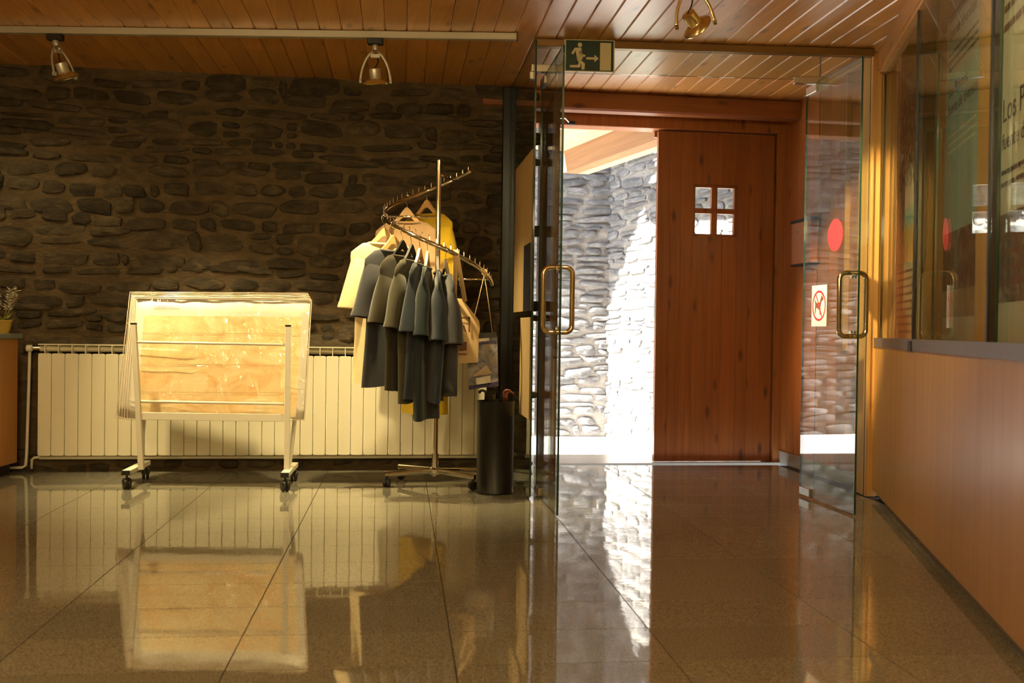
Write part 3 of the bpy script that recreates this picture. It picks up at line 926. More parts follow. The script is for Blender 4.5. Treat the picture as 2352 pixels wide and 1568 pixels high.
# ------------------------------------------------------------------ room behind the camera
o = MB().box((-3.80, 1.5, 1.22), (.1, 9.4, 2.44)).build('wall_left', simple('ochre_plaster', (.42, .33, .20), .8), None, loc=(-3.80, 1.5, 0))
tag(o, 'plain ochre plaster wall on the left side of the room', 'wall', kind='structure')
o = MB().box((-.8, -3.0, 1.22), (6.4, .1, 2.44)).build('wall_front', simple('ochre_plaster_b', (.40, .31, .19), .8), None, loc=(-.8, -3.0, 0))
tag(o, 'plain ochre plaster wall behind the viewer', 'wall', kind='structure')

# ------------------------------------------------------------------ outside the door
GZ = -.10
ground = thing('outside_ground', 'sunlit pale paved ground outside the door', 'ground', (0, 8.2, GZ), kind='structure')
MB().box((-2, 10.2, GZ - .05), (16, 6.6, .1)).build('paving', simple('pale_paving', (.84, .82, .80), .7, bump=.2, bscale=40, var=.15, vscale=6), ground)
OW0 = Vector((-5.5, 9.25, GZ)); OC = Vector((.90, 9.40, GZ))
od = (OC - OW0).normalized(); on_ = Vector((od.y, -od.x, 0)); OL = (OC - OW0).length
def ofn(u, v, w): return OW0 + od * u + UP * v + on_ * w
ow = thing('wall_outside_back', 'grey stone wall across the passage outside the door', 'wall', OW0, 0, kind='structure')
MB().prism([(0, 0), (OL, 0), (OL, 3.3), (0, 3.3)], ofn, -.4, 0).build('mortar_bed', M_mortar_o, ow)
stone_wall(ow, OL, 3.0, ofn, 21, (.045, .12, .15, .42, (.002, .007)), M_stone_o, (.012, .035), visible=lambda u, v: u > OL - 2.8, keep=lambda u, v: u > OL - 4.2)
OR1 = Vector((2.0, 7.14, GZ)); rd = (OR1 - OC).normalized(); rn = Vector((rd.y, -rd.x, 0)); RL = (OR1 - OC).length
def orfn(u, v, w): return OC + rd * u + UP * v + rn * w
orr = thing('wall_outside_right', 'sunlit stone wall just outside the door on the right', 'wall', OC, 0, kind='structure')
MB().prism([(0, 0), (RL, 0), (RL, 3.3), (0, 3.3)], orfn, -.4, 0).build('mortar_bed', M_mortar_o, orr)
stone_wall(orr, RL, 3.0, orfn, 33, (.045, .11, .15, .40, (.002, .007)), M_stone_o, (.012, .03))
# outer thickness of our own wall
o = wbox(MB(), -4.6, XL - .09, -.48, -.44, GZ, 3.3).build('wall_outer', M_mortar_o, None, loc=wall_pt(-2, GZ, -.6))
tag(o, 'outer face of the building wall left of the door', 'wall', kind='structure')
o = wbox(MB(), XR + .07, 4.2, -.48, -.38, GZ, 3.3).build('wall_outer', M_mortar_o, None, loc=wall_pt(3, GZ, -.6))
tag(o, 'outer face of the building wall right of the door', 'wall', kind='structure')
o = wbox(MB(), -4.6, 4.2, -.48, -.38, 2.37, 3.3).build('wall_outer', M_mortar_o, None, loc=wall_pt(1, 2.37, -.6))
tag(o, 'outer wall above the wooden door', 'wall', kind='structure')
# porch: boards over the door and a diagonal beam
K = .94
zb, zt = CAMZ + 1.45 * K, CAMZ + 1.65 * K
e0, e1 = Vector((.46, 9.26, 0)) * K, Vector((1.08, 7.58, 0)) * K
bd = (e1 - e0).normalized(); bn = Vector((-bd.y, bd.x, 0))
if bn.x < 0: bn = -bn
a0 = e0 - bd * .02; a1 = e1 + bd * .03
porch = thing('porch_roof', 'timber porch roof with a diagonal beam seen through the open door', 'porch', (1.0, 7.6, zb))
def pbox(m, o0, o1, z0, z1, ta=0, tb=0):
    return m.add([a0 + bd * ta + bn * o0 + UP * z0, a1 + bn * o0 + UP * z0, a1 + bn * o1 + UP * z0, a0 + bd * ta + bn * o1 + UP * z0,
                  a0 + bd * ta + bn * o0 + UP * z1, a1 + bn * o0 + UP * z1, a1 + bn * o1 + UP * z1, a0 + bd * ta + bn * o1 + UP * z1],
                 [(0, 1, 2, 3), (4, 7, 6, 5), (0, 4, 5, 1), (1, 5, 6, 2), (2, 6, 7, 3), (3, 7, 4, 0)])
M_pbeam = wood('porch_beam_wood', (.26, .13, .055), (.35, .19, .085), 'X', math.atan2(bd.y, bd.x), rough=.8, pvar=.05)
pbox(MB(), 0, .13, zb, zt).build('beam', M_pbeam, porch)
pbox(MB(), .133, .24, zb + .004, zt).build('beam', M_porch, porch)
for i in range(5):
    u0 = -.40 + i * .115
    pbox(MB(), u0, u0 + .112, zt, zt + .03).build('board', M_porch, porch)
shade_slab = MB().prism([(-6, 8.9), (-3.10, 8.86), (-.44, 8.475), (1.25, 9.1), (1.25, 10), (-6, 10)], lambda u, v, w: Vector((u, v, w)), 3.2, 3.32).build('shade_slab', M_porch, None, loc=(-2, 9.3, 3.2))  # added out of view, outline shaped for the shadow edge on both outside walls
tag(shade_slab, 'unseen timber slab added to shade the stone wall across the passage', 'shade_slab', kind='structure')

# ------------------------------------------------------------------ track and spot lamps
ta, tb = P(-260, 60, 5.27), P(1187, 84, 5.27)
ta.z = tb.z = CEIL_Z - .0195
tr = MB(); tdir = (tb - ta).normalized()
rot = Matrix.Rotation(math.atan2(tdir.y, tdir.x), 3, 'Z')
track = thing('lamp_track', 'long aluminium lamp track fixed under the pine ceiling', 'lamp track', (ta + tb) / 2, 0)
MB().box((ta + tb) / 2, ((tb - ta).length, .036, .036), rot, .002).build('rail', M_track, track)
MB().box(tb + tdir * .002, (.006, .038, .038), rot).build('end_cap', M_black, track)
M_bulb = emit('lamp_bulb_glow', (1, .80, .5), 3)

def spot_lamp(label, top, lean, e1, aim, power, cone, adapter=True, metal=M_grey, head_metal=M_grey, wid=.078, arm=.150, group='ceiling spot lamps', target=None, blend=.5, color=WARM):
    top = Vector(top); lean = Vector(lean).normalized(); e1 = Vector(e1)
    e1 = (e1 - lean * e1.dot(lean)).normalized(); aim = Vector(aim).normalized()
    e2 = lean.cross(e1)
    root = thing('spot_lamp', label, 'spot lamp', top, 0, group)
    MB().box(top + Vector((0, 0, -.014)), (.084, .04, .034), rot, .005).build('adapter', M_black, root)
    p0 = top + UP * -.036
    MB().lathe([(.014, 0), (.017, .01), (.014, .03)], p0 + UP * .006, lean, 12).build('stem', metal, root, smooth=40)
    y0 = p0 + lean * .03
    for s in (1, -1):
        pts = []
        for i in range(9):
            t = i / 8
            pts.append(y0 + e1 * (s * (.010 + (wid - .010) * math.sin(t * math.pi / 2) ** .8)) + lean * (arm * (t ** 1.25) + .012 * t))
        MB().tube(pts, .0075, 8, r2=.004, up=e1).build('yoke_arm', metal, root, smooth=True)
    MB().box(y0 + lean * .022, (.05, .008, .022), Matrix((e1, e2, lean)).transposed(), .002).build('yoke_bridge', metal, root)
    hc = y0 + lean * (arm + .004)
    h = MB()
    h.lathe([(.012, -.066), (.030, -.064), (.031, -.016), (.034, -.012)], hc, aim, 20)
    hd = h.build('head', head_metal, root, smooth=40)
    MB().lathe([(.034, -.012), (.050, -.004), (.064, .006), (.068, .012), (.066, .016), (.058, .010), (.030, .000)], hc, aim, 28, caps=False).build('reflector', head_metal if head_metal is M_gold else M_gold, root, smooth=50)
    MB().lathe([(.026, -.006), (.026, -.003)], hc, aim, 18).build('bulb', M_bulb, root)
    for s in (1, -1):
        MB().lathe([(.011, 0), (.011, .012)], hc + e1 * (s * wid * .93), e1 * s, 10).build('knob', metal, root)
    cab = []
    q0, q1 = y0 + lean * .005 - e2 * .004, hc - aim * .066
    for i in range(11):
        t = i / 10
        cab.append(q0.lerp(q1, t) + (e1 * .016 * math.sin(t * math.pi) - e2 * .012 * math.sin(t * math.pi)))
    MB().tube(cab, .0034, 6).build('cable', M_black, root, smooth=True)
    if power:
        s = spot('lamp_light', hc + aim * .024, target if target else hc + aim * 2, power, cone, blend, color=color, size=.03)
    return root
l1 = P(127, 78, 5.27); l1.z = CEIL_Z - .040
spot_lamp('grey spot lamp on the track above the map stand, tilted to the right', l1, (.30, .02, -1), (.30, .95, 0.1), (.30, .27, -1), 285, 76, target=P(495, 890, 5.55), blend=1.0)
l2 = P(862, 88, 5.27); l2.z = CEIL_Z - .040
spot_lamp('grey spot lamp on the track above the clothes rack, hanging straight', l2, (.02, 0, -1), (1, .1, 0), (.05, .27, -1), 215, 80, target=P(940, 800, 5.60), blend=1.0)
l3 = P(1585, -58, 4.35); l3.z = CEIL_Z - .004
spot_lamp('brass coloured spot lamp on the ceiling in front of the glass transom', l3, (.16, .02, -1), (.9, .05, .42), (.62, .52, -.55), 520, 40, head_metal=M_gold, metal=M_gold, wid=.084, target=(2.03, 5.6, 1.25), color=(1.0, .66, .32))

# ------------------------------------------------------------------ exit sign
sc = P(1354, 128, 5.33)
sign = thing('exit_sign', 'dark green emergency exit sign with running figure and arrow', 'sign', (sc.x, sc.y, sc.z - .085), prot)
def efn(u, v, w): return sc + Vector((math.cos(prot), math.sin(prot), 0)) * (u - .0) + UP * v + Vector((math.sin(prot), -math.cos(prot), 0)) * w
MB().prism([(-.134, -.084), (.134, -.084), (.134, .084), (-.134, .084)], efn, -.006, 0).build('plate', M_cream, sign)
MB().prism([(-.126, -.080), (.128, -.080), (.128, .080), (-.126, .080)], efn, 0, .0006).build('green_field', M_green, sign)
MB().prism([(.056, -.076), (.115, -.076), (.115, .070), (.056, .070)], efn, .0006, .0010).build('door_symbol', M_cream, sign)
MB().prism([(-.017, -.020), (.026, -.020), (.026, -.034), (.050, -.014), (.026, .006), (.026, -.008), (-.017, -.008)], efn, .0006, .0010).build('arrow', M_cream, sign)
man = MB()
man.prism([(-.052 + .012 * math.cos(a * .524), .056 + .012 * math.sin(a * .524)) for a in range(12)], efn, .0006, .001)
for poly in ([(-.078, .040), (-.044, .042), (-.036, -.014), (-.066, -.020)], [(-.046, .030), (-.036, .006), (-.022, .004), (-.022, -.006), (-.044, -.008), (-.056, .02)],
             [(-.080, .040), (-.070, .034), (-.086, .004), (-.098, .010)], [(-.068, -.018), (-.052, -.020), (-.062, -.050), (-.104, -.052), (-.104, -.064), (-.052, -.064), (-.046, -.056)],
             [(-.058, -.014), (-.036, -.014), (-.044, -.026), (-.024, -.042), (-.026, -.074), (-.042, -.074), (-.042, -.050), (-.060, -.032)]):
    man.prism(poly, efn, .0006, .001)
man.build('running_figure', M_cream, sign)

# ------------------------------------------------------------------ radiator
RADY = 6.35
def rad_pt(px, py=900):
    k = ray(px, py); t = k.x / k.y
    Y = RADY / (1 - TW * t)
    return Vector((t * Y, Y, 0))
r0, r1 = rad_pt(86), rad_pt(1118)
NS = 35
rpitch = (r1 - r0).length / NS
rd_ = (r1 - r0).normalized(); rrot = math.atan2(rd_.y, rd_.x)
radiator = thing('radiator', 'long cream aluminium column radiator along the stone wall', 'radiator', (r0 + r1) / 2, rrot)
w = rpitch - .0022
sec = MB()
zb0, zt0, cr = .103, .717, .010
outl = []
for (cx, cz, a0) in ((w / 2 - cr, zt0 - cr, 0), (-w / 2 + cr, zt0 - cr, 90), (-w / 2 + cr, zb0 + cr, 180), (w / 2 - cr, zb0 + cr, 270)):
    for k in range(4):
        a = R(a0 + 30 * k)
        outl.append((cx + cr * math.cos(a), cz + cr * math.sin(a)))
def sfn2(u, v, ww): return Vector((u, ww, v))
sec.prism(outl, sfn2, .003, .013)
n0 = len(outl)
ins = [(u * .93, (v - .41) * .993 + .41) for u, v in outl]
b = len(sec.v)
sec.v += [sfn2(u, v, .003) for u, v in outl] + [sfn2(u, v, 0) for u, v in ins]
for i in range(n0):
    j = (i + 1) % n0
    sec.f.append((b + i, b + j, b + n0 + j, b + n0 + i)); sec.m.append(0)
sec.f.append(tuple(b + n0 + i for i in range(n0))); sec.m.append(0)
sec.box((0, .05, .41), (.005, .075, .62))
sec.box((0, .045, .745), (.0045, .085, .052))
sec.box((0, .007, .770), (rpitch, .010, .006))
sec.box((0, .055, .772), (rpitch, .080, .003))
sec.tube([(-rpitch / 2, .050, .745), (rpitch / 2, .050, .745)], .019, 10, caps=False)
sec.tube([(-rpitch / 2, .050, .092), (rpitch / 2, .050, .092)], .017, 8, caps=False)
secm = sec.mesh('section', M_rad, None, 35)
for i in range(NS):
    o = bpy.data.objects.new('section', secm)
    o.location = (-(r1 - r0).length / 2 + rpitch * (i + .5), 0, 0)
    link(o, radiator)
def rl(u, y, z): return MW[radiator.name] @ Vector((-(r1 - r0).length / 2 + u, y, z))
MB().tube([rl(0, .05, .745), rl(-.05, .05, .745)], .011, 10).build('union', M_steel, radiator)
MB().lathe([(.016, 0), (.022, .006), (.022, .03), (.014, .036)], rl(-.045, .045, .745), rl(-1, .045, .745) - rl(0, .045, .745), 14).build('valve', M_white, radiator, smooth=40)
pipe = thing('heating_pipe', 'thin cream heating pipe dropping from the radiator valve to the floor', 'pipe', rl(-.07, .05, 0), 0)
MB().tube([rl(-.062, .05, .74), rl(-.066, .05, .5), rl(-.075, .05, .10), rl(-.080, .05, .04), rl(-.10, .05, .028), rl(-.30, .045, .026)], .0095, 10).build('riser', M_white, pipe, smooth=True)
MB().tube([rl(0.0, .05, .09), rl(-.03, .05, .088), rl(-.045, .05, .075), rl(-.045, .05, .02)], .008, 8).build('return_bend', M_white, pipe, smooth=True)

# ------------------------------------------------------------------ map stand with sleeved maps
def caster(pos, heading, parent, r=.031):
    pos = Vector(pos); h = Vector((math.cos(heading), math.sin(heading), 0)); s = h.cross(UP)
    c = MB()
    c.box(pos + UP * (r * 1.35), (r * 1.3, r * 1.5, r * .9), Matrix.Rotation(heading, 3, 'Z'), .004)
    c.tube([pos + UP * r * 1.7, pos + UP * (r * 2.5)], .007, 8)
    cc = c.build('caster', M_black, parent)
    for q in (1, -1):
        MB().lathe([(r * .5, -.008), (r * .95, -.007), (r, -.003), (r, .003), (r * .95, .007), (r * .5, .008)], pos + UP * r + s * (q * .011), s, 18).build('wheel', M_black, cc, smooth=40)
MSY = 5.62
pL, pR = P(323, 1080, MSY), P(661, 1080, MSY)
stand = thing('map_stand', 'white wheeled metal stand holding plastic sleeved maps', 'display stand', ((pL.x + pR.x) / 2, MSY, 0))
def bar(name, a, b, wx, wy, parent=stand, mat=M_white, bevel=.002):
    a, b = Vector(a), Vector(b); d = (b - a); L = d.length; d.normalize()
    ref = Vector((0, 1, 0)) if abs(d.y) < .9 else Vector((1, 0, 0))
    x = ref.cross(d).normalized(); y = d.cross(x)
    return MB().box((a + b) / 2, (wx, wy, L), Matrix((x, y, d)).transposed(), bevel).build(name, mat, parent)
YF = 5.52
tl, bl_ = P(307, 745, YF), P(325, 1078, YF + .02)
trr, brr = P(662, 750, YF), P(659, 1082, YF + .02)
bar('upright', bl_, tl, .030, .022); bar('upright', brr, trr, .030, .022)
bar('end_cap', tl, tl + UP * .010, .031, .023, mat=M_black); bar('end_cap', trr, trr + UP * .010, .031, .023, mat=M_black)
lk = lambda a, b, py: a.lerp(b, (py - 745) / (1080 - 745))
for py in (785, 922):
    a, b = lk(tl, bl_, py), lk(trr, brr, py + 2)
    MB().tube([a + Vector((-.012, 0, 0)), b + Vector((.012, 0, 0))], .0075, 10).build('cross_bar', M_white, stand, smooth=True)
a, b = lk(tl, bl_, 955), lk(trr, brr, 957)
MB().box((a + b) / 2 + Vector((0, .004, 0)), ((b - a).length, .012, .042), None, .002).build('tray_front', M_white, stand)
MB().box((a + b) / 2 + Vector((0, .09, -.016)), ((b - a).length + .03, .17, .008), None, .001).build('tray', M_white, stand)
# rear uprights carry the tray, then the feet
for (bb, pxr, pyr, pxf, pyf) in ((bl_, 337, 1072, 287, 1080), (brr, 676, 1066, 652, 1080)):
    f = P(pxf + 2, pyf, 5.42); k = P(pxr, pyr, 5.84)
    f.z = k.z = .092
    d = (k - f).normalized()
    bar('foot', f, k, .026, .045)
    bar('foot_cap', f - d * .004, f, .027, .046, mat=M_black)
    caster((f.x + d.x * .02, f.y + d.y * .02, 0), math.atan2(d.y, d.x) + .5, stand)
    caster((k.x - d.x * .02, k.y - d.y * .02, 0), math.atan2(d.y, d.x) + .2, stand)
    bar('rear_strut', (k.x - .005, 5.74, .11), (k.x + .03, 5.72, .40), .022, .018)
# maps
M_map = print_mat('old_map_print', [(.30, (.80, .48, .20)), (.46, (.88, .66, .36)), (.60, (.92, .77, .48)), (.75, (.95, .85, .62))], (6.5, 6.5, 8.5), 10, .9, .45)
M_fold = simple('fold_crease', (.55, .36, .17), .6)
M_border = simple('clear_plastic_border', (.62, .52, .40), .08, spec=.9, coat=1.0)
M_film = thin_glass('plastic_film', (.985, .98, .96), 1.5, .10, bump=1.0, boost=.03)
def sleeve(label, corners, yoff, first):
    """corners (px,py) tl,tr,br,bl ; the sheet leans back at the top"""
    pts = []
    for (px, py) in corners:
        lean = (960 - py) / 280.0
        pts.append(P(px, py, 5.60 + .09 * lean + yoff))
    TL, TR, BR, BL = pts
    root = thing('sleeved_map', label, 'map', (BL + BR) / 2, 0, 'maps in clear sleeves on the stand')
    nrm = (TR - TL).cross(BL - TL).normalized()
    if nrm.y > 0: nrm = -nrm
    def g(u, v, w):
        return TL.lerp(TR, u).lerp(BL.lerp(BR, u), v) + nrm * w
    def sheet(u0, u1, v0, v1, w, wob, nu=14, nv=10):
        m = MB()
        for i in range(nu + 1):
            for j in range(nv + 1):
                u, v = u0 + (u1 - u0) * i / nu, v0 + (v1 - v0) * j / nv
                ww = w + wob * noise.noise(Vector((u * 6, v * 5, yoff * 90)))
                m.v.append(g(u, v, ww))
        for i in range(nu):
            for j in range(nv):
                a = i * (nv + 1) + j
                m.f.append((a, a + nv + 1, a + nv + 2, a + 1)); m.m.append(0)
        return m
    m = sheet(0, 1, 0, 1, 0, .003)
    # close it to a thin slab
    sh = m.build('map_sheet', M_paper, root, smooth=True)
    md = sh.modifiers.new('thickness', 'SOLIDIFY'); md.thickness = .003; md.offset = -1
    if first:
        sheet(.045, .955, .135, .985, .0016, .003).build('map_print', M_map, root, smooth=True)
        k = MB()
        for (u0, u1, v0, v1) in ((.10, .245, .055, .058), (.10, .245, .077, .080), (.10, .102, .055, .08), (.243, .245, .055, .08), (.115, .225, .066, .069)):
            k.add([g(u0, v0, .0045), g(u1, v0, .0045), g(u1, v1, .0045), g(u0, v1, .0045)], [(0, 1, 2, 3)])
        k.build('title_box', M_brown, root)
        for v in (.28, .545, .78):
            k = MB(); k.add([g(.045, v, .0052), g(.955, v, .0052), g(.955, v + .003, .0052), g(.045, v + .003, .0052)], [(0, 1, 2, 3)])
            k.build('fold_line', M_fold, root)
    fm = MB(); nu2, nv2 = (70, 110) if first else (20, 14)
    rg2 = random.Random(int(yoff * 1000) + 2)
    cre = [(.02, .36, .425, .010, .012), (.03, .34, .555, .008, .010), (.0, .22, .80, .010, .014), (.0, .30, .845, .011, .013), (.30, .42, .50, .007, .012), (.55, .95, .80, .006, .012)]
    cre += [(a_, a_ + rg2.uniform(.03, .10), rg2.uniform(.02, .95), rg2.uniform(.003, .006), rg2.uniform(.008, .014)) for a_ in [rg2.uniform(0, .9) for _ in range(22)]]
    for i in range(nu2 + 1):
        for j in range(nv2 + 1):
            u, v = -.006 + 1.012 * i / nu2, -.008 + 1.014 * j / nv2
            ww = .008 + .006 * noise.noise(Vector((u * 6, v * 5, yoff * 90)))
            if first:
                for (ua, ub, v0, A, sg_) in cre:
                    if ua - .03 < u < ub + .03:
                        tt = max(0, min(1, (u - ua) / .03 + .5)) * max(0, min(1, (ub - u) / .03 + .5))
                        q_ = (v - v0 - .06 * (u - ua)) / sg_
                        if abs(q_) < 3: ww += A * tt * math.exp(-q_ * q_)
            fm.v.append(g(u, v, ww))
    for i in range(nu2):
        for j in range(nv2):
            a = i * (nv2 + 1) + j
            fm.f.append((a, a + nv2 + 1, a + nv2 + 2, a + 1)); fm.m.append(0)
    fm.build('plastic_film', M_film, root, smooth=True)
    brd = []
    for (ua, va, ub, vb) in ((0, 0, 1, 0), (1, 0, 1, 1), (1, 1, 0, 1), (0, 1, 0, 0)):
        for t in range(24):
            u, v = ua + (ub - ua) * t / 24, va + (vb - va) * t / 24
            brd.append(g(-.008 + 1.016 * u, -.010 + 1.018 * v, .007 + rg2.uniform(-.0022, .0022)))
    MB().tube(brd, .0032, 6, closed=True).build('welded_border', M_border, root, smooth=True)
    return root
offs = [(0, 0, 0.0), (-5, -3, .014), (-9, -7, .028), (-14, -11, .042), (-19, -14, .056)]
names = ['front sleeved map with a visible printed antique map', 'second sleeved map, peeking out just behind the front one', 'third sleeved map counted from the front of the stand',
         'fourth sleeved map counted from the front of the stand', 'rearmost sleeved map on the stand against the radiator']
for i, (dx, dy, yo) in enumerate(offs):
    cs = [(316 + dx * .7, 688 + dy), (713 + dx * .5, 692 + dy * 1.1), (697 + dx * .5, 962 - i), (296 + dx * 1.3, 960 - i)]
    sleeve(names[i], cs, yo, i == 0)

# ------------------------------------------------------------------ spiral clothes rack
RC = Vector(((1003 - 1176) / F * 5.75, 5.75, 0)); RR = .312
def hz(th): return 1.84 - .00228 * (th - 57)
def hp(th, dr=0.0, dz=0.0):
    return RC + Vector((math.cos(R(th)), math.sin(R(th)), 0)) * (RR + dr) + UP * (hz(th) + dz)
rack = thing('clothes_rack', 'chrome spiral clothes rack on casters', 'clothes rack', RC)
ptop = P(1006, 368, 5.75)
MB().tube([RC + UP * .07, RC + UP * ptop.z], .0145, 14).build('pole', M_chrome, rack, smooth=40)
MB().tube([RC + UP * .05, RC + UP * .18], .020, 14).build('pole_socket', M_chrome, rack, smooth=40)
MB().tube([hp(56 + (362 - 56) * i / 72) for i in range(73)], .0125, 10).build('spiral_rail', M_chrome, rack, smooth=True)
for i in range(42):
    th = 60 + i * 7.1
    MB().tube([hp(th, 0, .008), hp(th, 0, .034), hp(th - .6, 0.004, .038)], .0026, 5).build('peg', M_chrome, rack)
for th in (74, 184, 340):
    MB().tube([RC + UP * (hz(th) - .016), hp(th, 0, -.016)], .0055, 8).build('spoke', M_chrome, rack, smooth=True)
for th in (203, 140, 26, 322):
    d = Vector((math.cos(R(th)), math.sin(R(th)), 0))
    MB().tube([RC + d * .015 + UP * .082, RC + d * .30 + UP * .072], .016, 10, r2=.010).build('leg', M_chrome, rack, smooth=40)
    caster(RC + d * .285, R(th + 60), rack, .025)
MB().lathe([(.030, .060), (.034, .07), (.034, .09), (.024, .100)], RC, n=16).build('hub', M_chrome, rack, smooth=40)

def hanger(label, th, mat, group='hangers on the spiral rack', tilt=0.0):
    rp_ = hp(th); d = Vector((math.cos(R(th + tilt)), math.sin(R(th + tilt)), 0)); s = d.cross(UP)
    z0 = -.115
    root = thing('clothes_hanger', label, 'hanger', rp_ + UP * (z0 - .07), math.atan2(d.y, d.x), group)
    def fn(u, v, w): return rp_ + d * u + UP * v + s * w
    path = [(-.17, -.200, .008), (-.13, -.182, .009), (-.085, -.156, .012), (-.045, -.118, .016), (-.015, -.084, .021), (0, -.076, .024), (.015, -.084, .021), (.045, -.118, .016), (.085, -.156, .012), (.13, -.182, .009), (.17, -.200, .008)]
    m = MB()
    for (u, v, h) in path:
        for (a, b) in ((h, -.007), (h, .007), (-h, .007), (-h, -.007)):
            m.v.append(fn(u, v + a, b))
    n = len(path)
    for i in range(n - 1):
        for j in range(4):
            k = (j + 1) % 4
            m.f.append((i * 4 + j, i * 4 + k, i * 4 + 4 + k, i * 4 + 4 + j))
    m.f += [(0, 1, 2, 3), tuple((n - 1) * 4 + j for j in (3, 2, 1, 0))]
    m.m = [0] * len(m.f)
    m.build('body', mat, root, smooth=30)
    hook = [fn(0, -.06, 0), fn(0, -.035, 0), fn(.012, -.022, 0)] + [fn(.0185 * math.cos(R(a)), .0185 * math.sin(R(a)), 0) for a in (-30, 0, 30, 60, 90, 120, 150, 180, 205)]
    MB().tube(hook, .0018, 6).build('hook', M_chrome, root, smooth=True)
    return root

def tshirt(label, th, mat, length=.74, half=.192, seed=1, tilt=0.0, thick=.03, group='shirts on the spiral rack', long_sleeve=.31, collar_mat=None):
    rng = random.Random(seed)
    rp_ = hp(th); d = Vector((math.cos(R(th + tilt)), math.sin(R(th + tilt)), 0)); s = d.cross(UP)
    zc = -.125
    root = thing('t_shirt', label, 't-shirt', rp_ + UP * (zc - length), math.atan2(d.y, d.x), group)
    def fn(u, v, w): return rp_ + d * u + UP * (zc + v) + s * w
    ph = [rng.uniform(0, 6.28) for _ in range(5)]; kf = rng.uniform(11, 16)
    lev = [0.0, -.02, -.045, -.07, -.10, -.15, -.21, -.28, -.36, -.45, -.55, -.65, -length + .02, -length]
    nseg = 28
    m = MB()
    for li, z in enumerate(lev):
        if z > -.085: a = .085 + (half - .085) * min(1, -z / .075) ** .8
        else:
            a = half + .012 * math.sin((z + .1) * 5) - .02 * min(1, (-z - .07) / .3)
        t = min(1, -z / .35)
        b_ = .012 + thick * t
        for j in range(nseg):
            an = 2 * math.pi * j / nseg
            c, sn = math.cos(an), math.sin(an)
            u = a * math.copysign(abs(c) ** .75, c); w_ = b_ * math.copysign(abs(sn) ** .8, sn)
            w_ += (.010 + .018 * t) * t * math.sin(kf * u + ph[0] + 2.5 * z) + .010 * t * math.sin(2.3 * kf * u + ph[1])
            zz = z - (.018 * math.cos(u / half * 1.5) if li == 0 else 0) + (.008 * math.sin(kf * u + ph[2]) if li >= len(lev) - 2 else 0)
            m.v.append(fn(u * (1 - .04 * t * math.sin(ph[3] + z * 3)), zz, w_))
    for i in range(len(lev) - 1):
        for j in range(nseg):
            k = (j + 1) % nseg
            m.f.append((i * nseg + j, i * nseg + k, (i + 1) * nseg + k, (i + 1) * nseg + j)); m.m.append(0)
    m.build('body', mat, root, smooth=True)
    for sg in (1, -1):
        m = MB(); ns = 16; lv = 13
        for i in range(lv):
            t = i / (lv - 1)
            cu2 = sg * (half - .064 + .058 * t); cz = -.088 - (long_sleeve - .01) * t
            ax = Vector((sg * .10, -1)).normalized(); pxx = Vector((-ax.y, ax.x)) * sg
            ra = .050 + .024 * t; rb = .010 + .020 * min(1, t / .35) ** .7 + .018 * t + .006 * math.sin(ph[4] + 5 * t)
            for j in range(ns):
                an = 2 * math.pi * j / ns
                q = ra * math.copysign(abs(math.cos(an)) ** .8, math.cos(an)); w_ = rb * math.sin(an) + .008 * t * math.sin(3 * an + ph[1])
                m.v.append(fn(cu2 + pxx.x * q, cz + pxx.y * q, w_))
        for i in range(lv - 1):
            for j in range(ns):
                k = (j + 1) % ns
                m.f.append((i * ns + j, i * ns + k, (i + 1) * ns + k, (i + 1) * ns + j)); m.m.append(0)
        sl = m.build('sleeve', mat, root, smooth=True)
        m = MB(); t = .93
        hem = []
        for t in (.90, .985):
            cu2 = sg * (half - .064 + .058 * t); cz = -.088 - (long_sleeve - .01) * t
            ra = .050 + .024 * t + .0018; rb = .010 + .020 * min(1, t / .35) ** .7 + .018 * t + .006 * math.sin(ph[4] + 5 * t) + .0018
            for j in range(ns):
                an = 2 * math.pi * j / ns
                q = ra * math.copysign(abs(math.cos(an)) ** .8, math.cos(an)); w_ = rb * math.sin(an) + .008 * t * math.sin(3 * an + ph[1])
                m.v.append(fn(cu2 + pxx.x * q, cz + pxx.y * q, w_))
        for j in range(ns):
            k = (j + 1) % ns
            m.f.append((j, k, ns + k, ns + j)); m.m.append(0)
        m.build('hem', mat, sl, smooth=True)
    loop = [fn(.088 * math.cos(2 * math.pi * j / 20), -.004 - .018 * math.cos(.088 * math.cos(2 * math.pi * j / 20) / half * 1.5), .017 * math.sin(2 * math.pi * j / 20)) for j in range(20)]
    MB().tube(loop, .008, 6, closed=True).build('collar', collar_mat or mat, root, smooth=True)
    return root
C_cream = fabric('cream_cotton', (.82, .66, .38))
C_navy = fabric('navy_cotton', (.026, .034, .050))
C_slate = fabric('slate_blue_cotton', (.050, .051, .060))
C_olive = fabric('dark_olive_cotton', (.040, .033, .018))
C_khaki = fabric('khaki_grey_cotton', (.062, .056, .034))
C_tan = fabric('tan_cotton', (.46, .30, .17))
C_yellow = fabric('yellow_cotton', (.44, .29, .012))
C_ink = fabric('dark_teal_cotton', (.020, .029, .035))
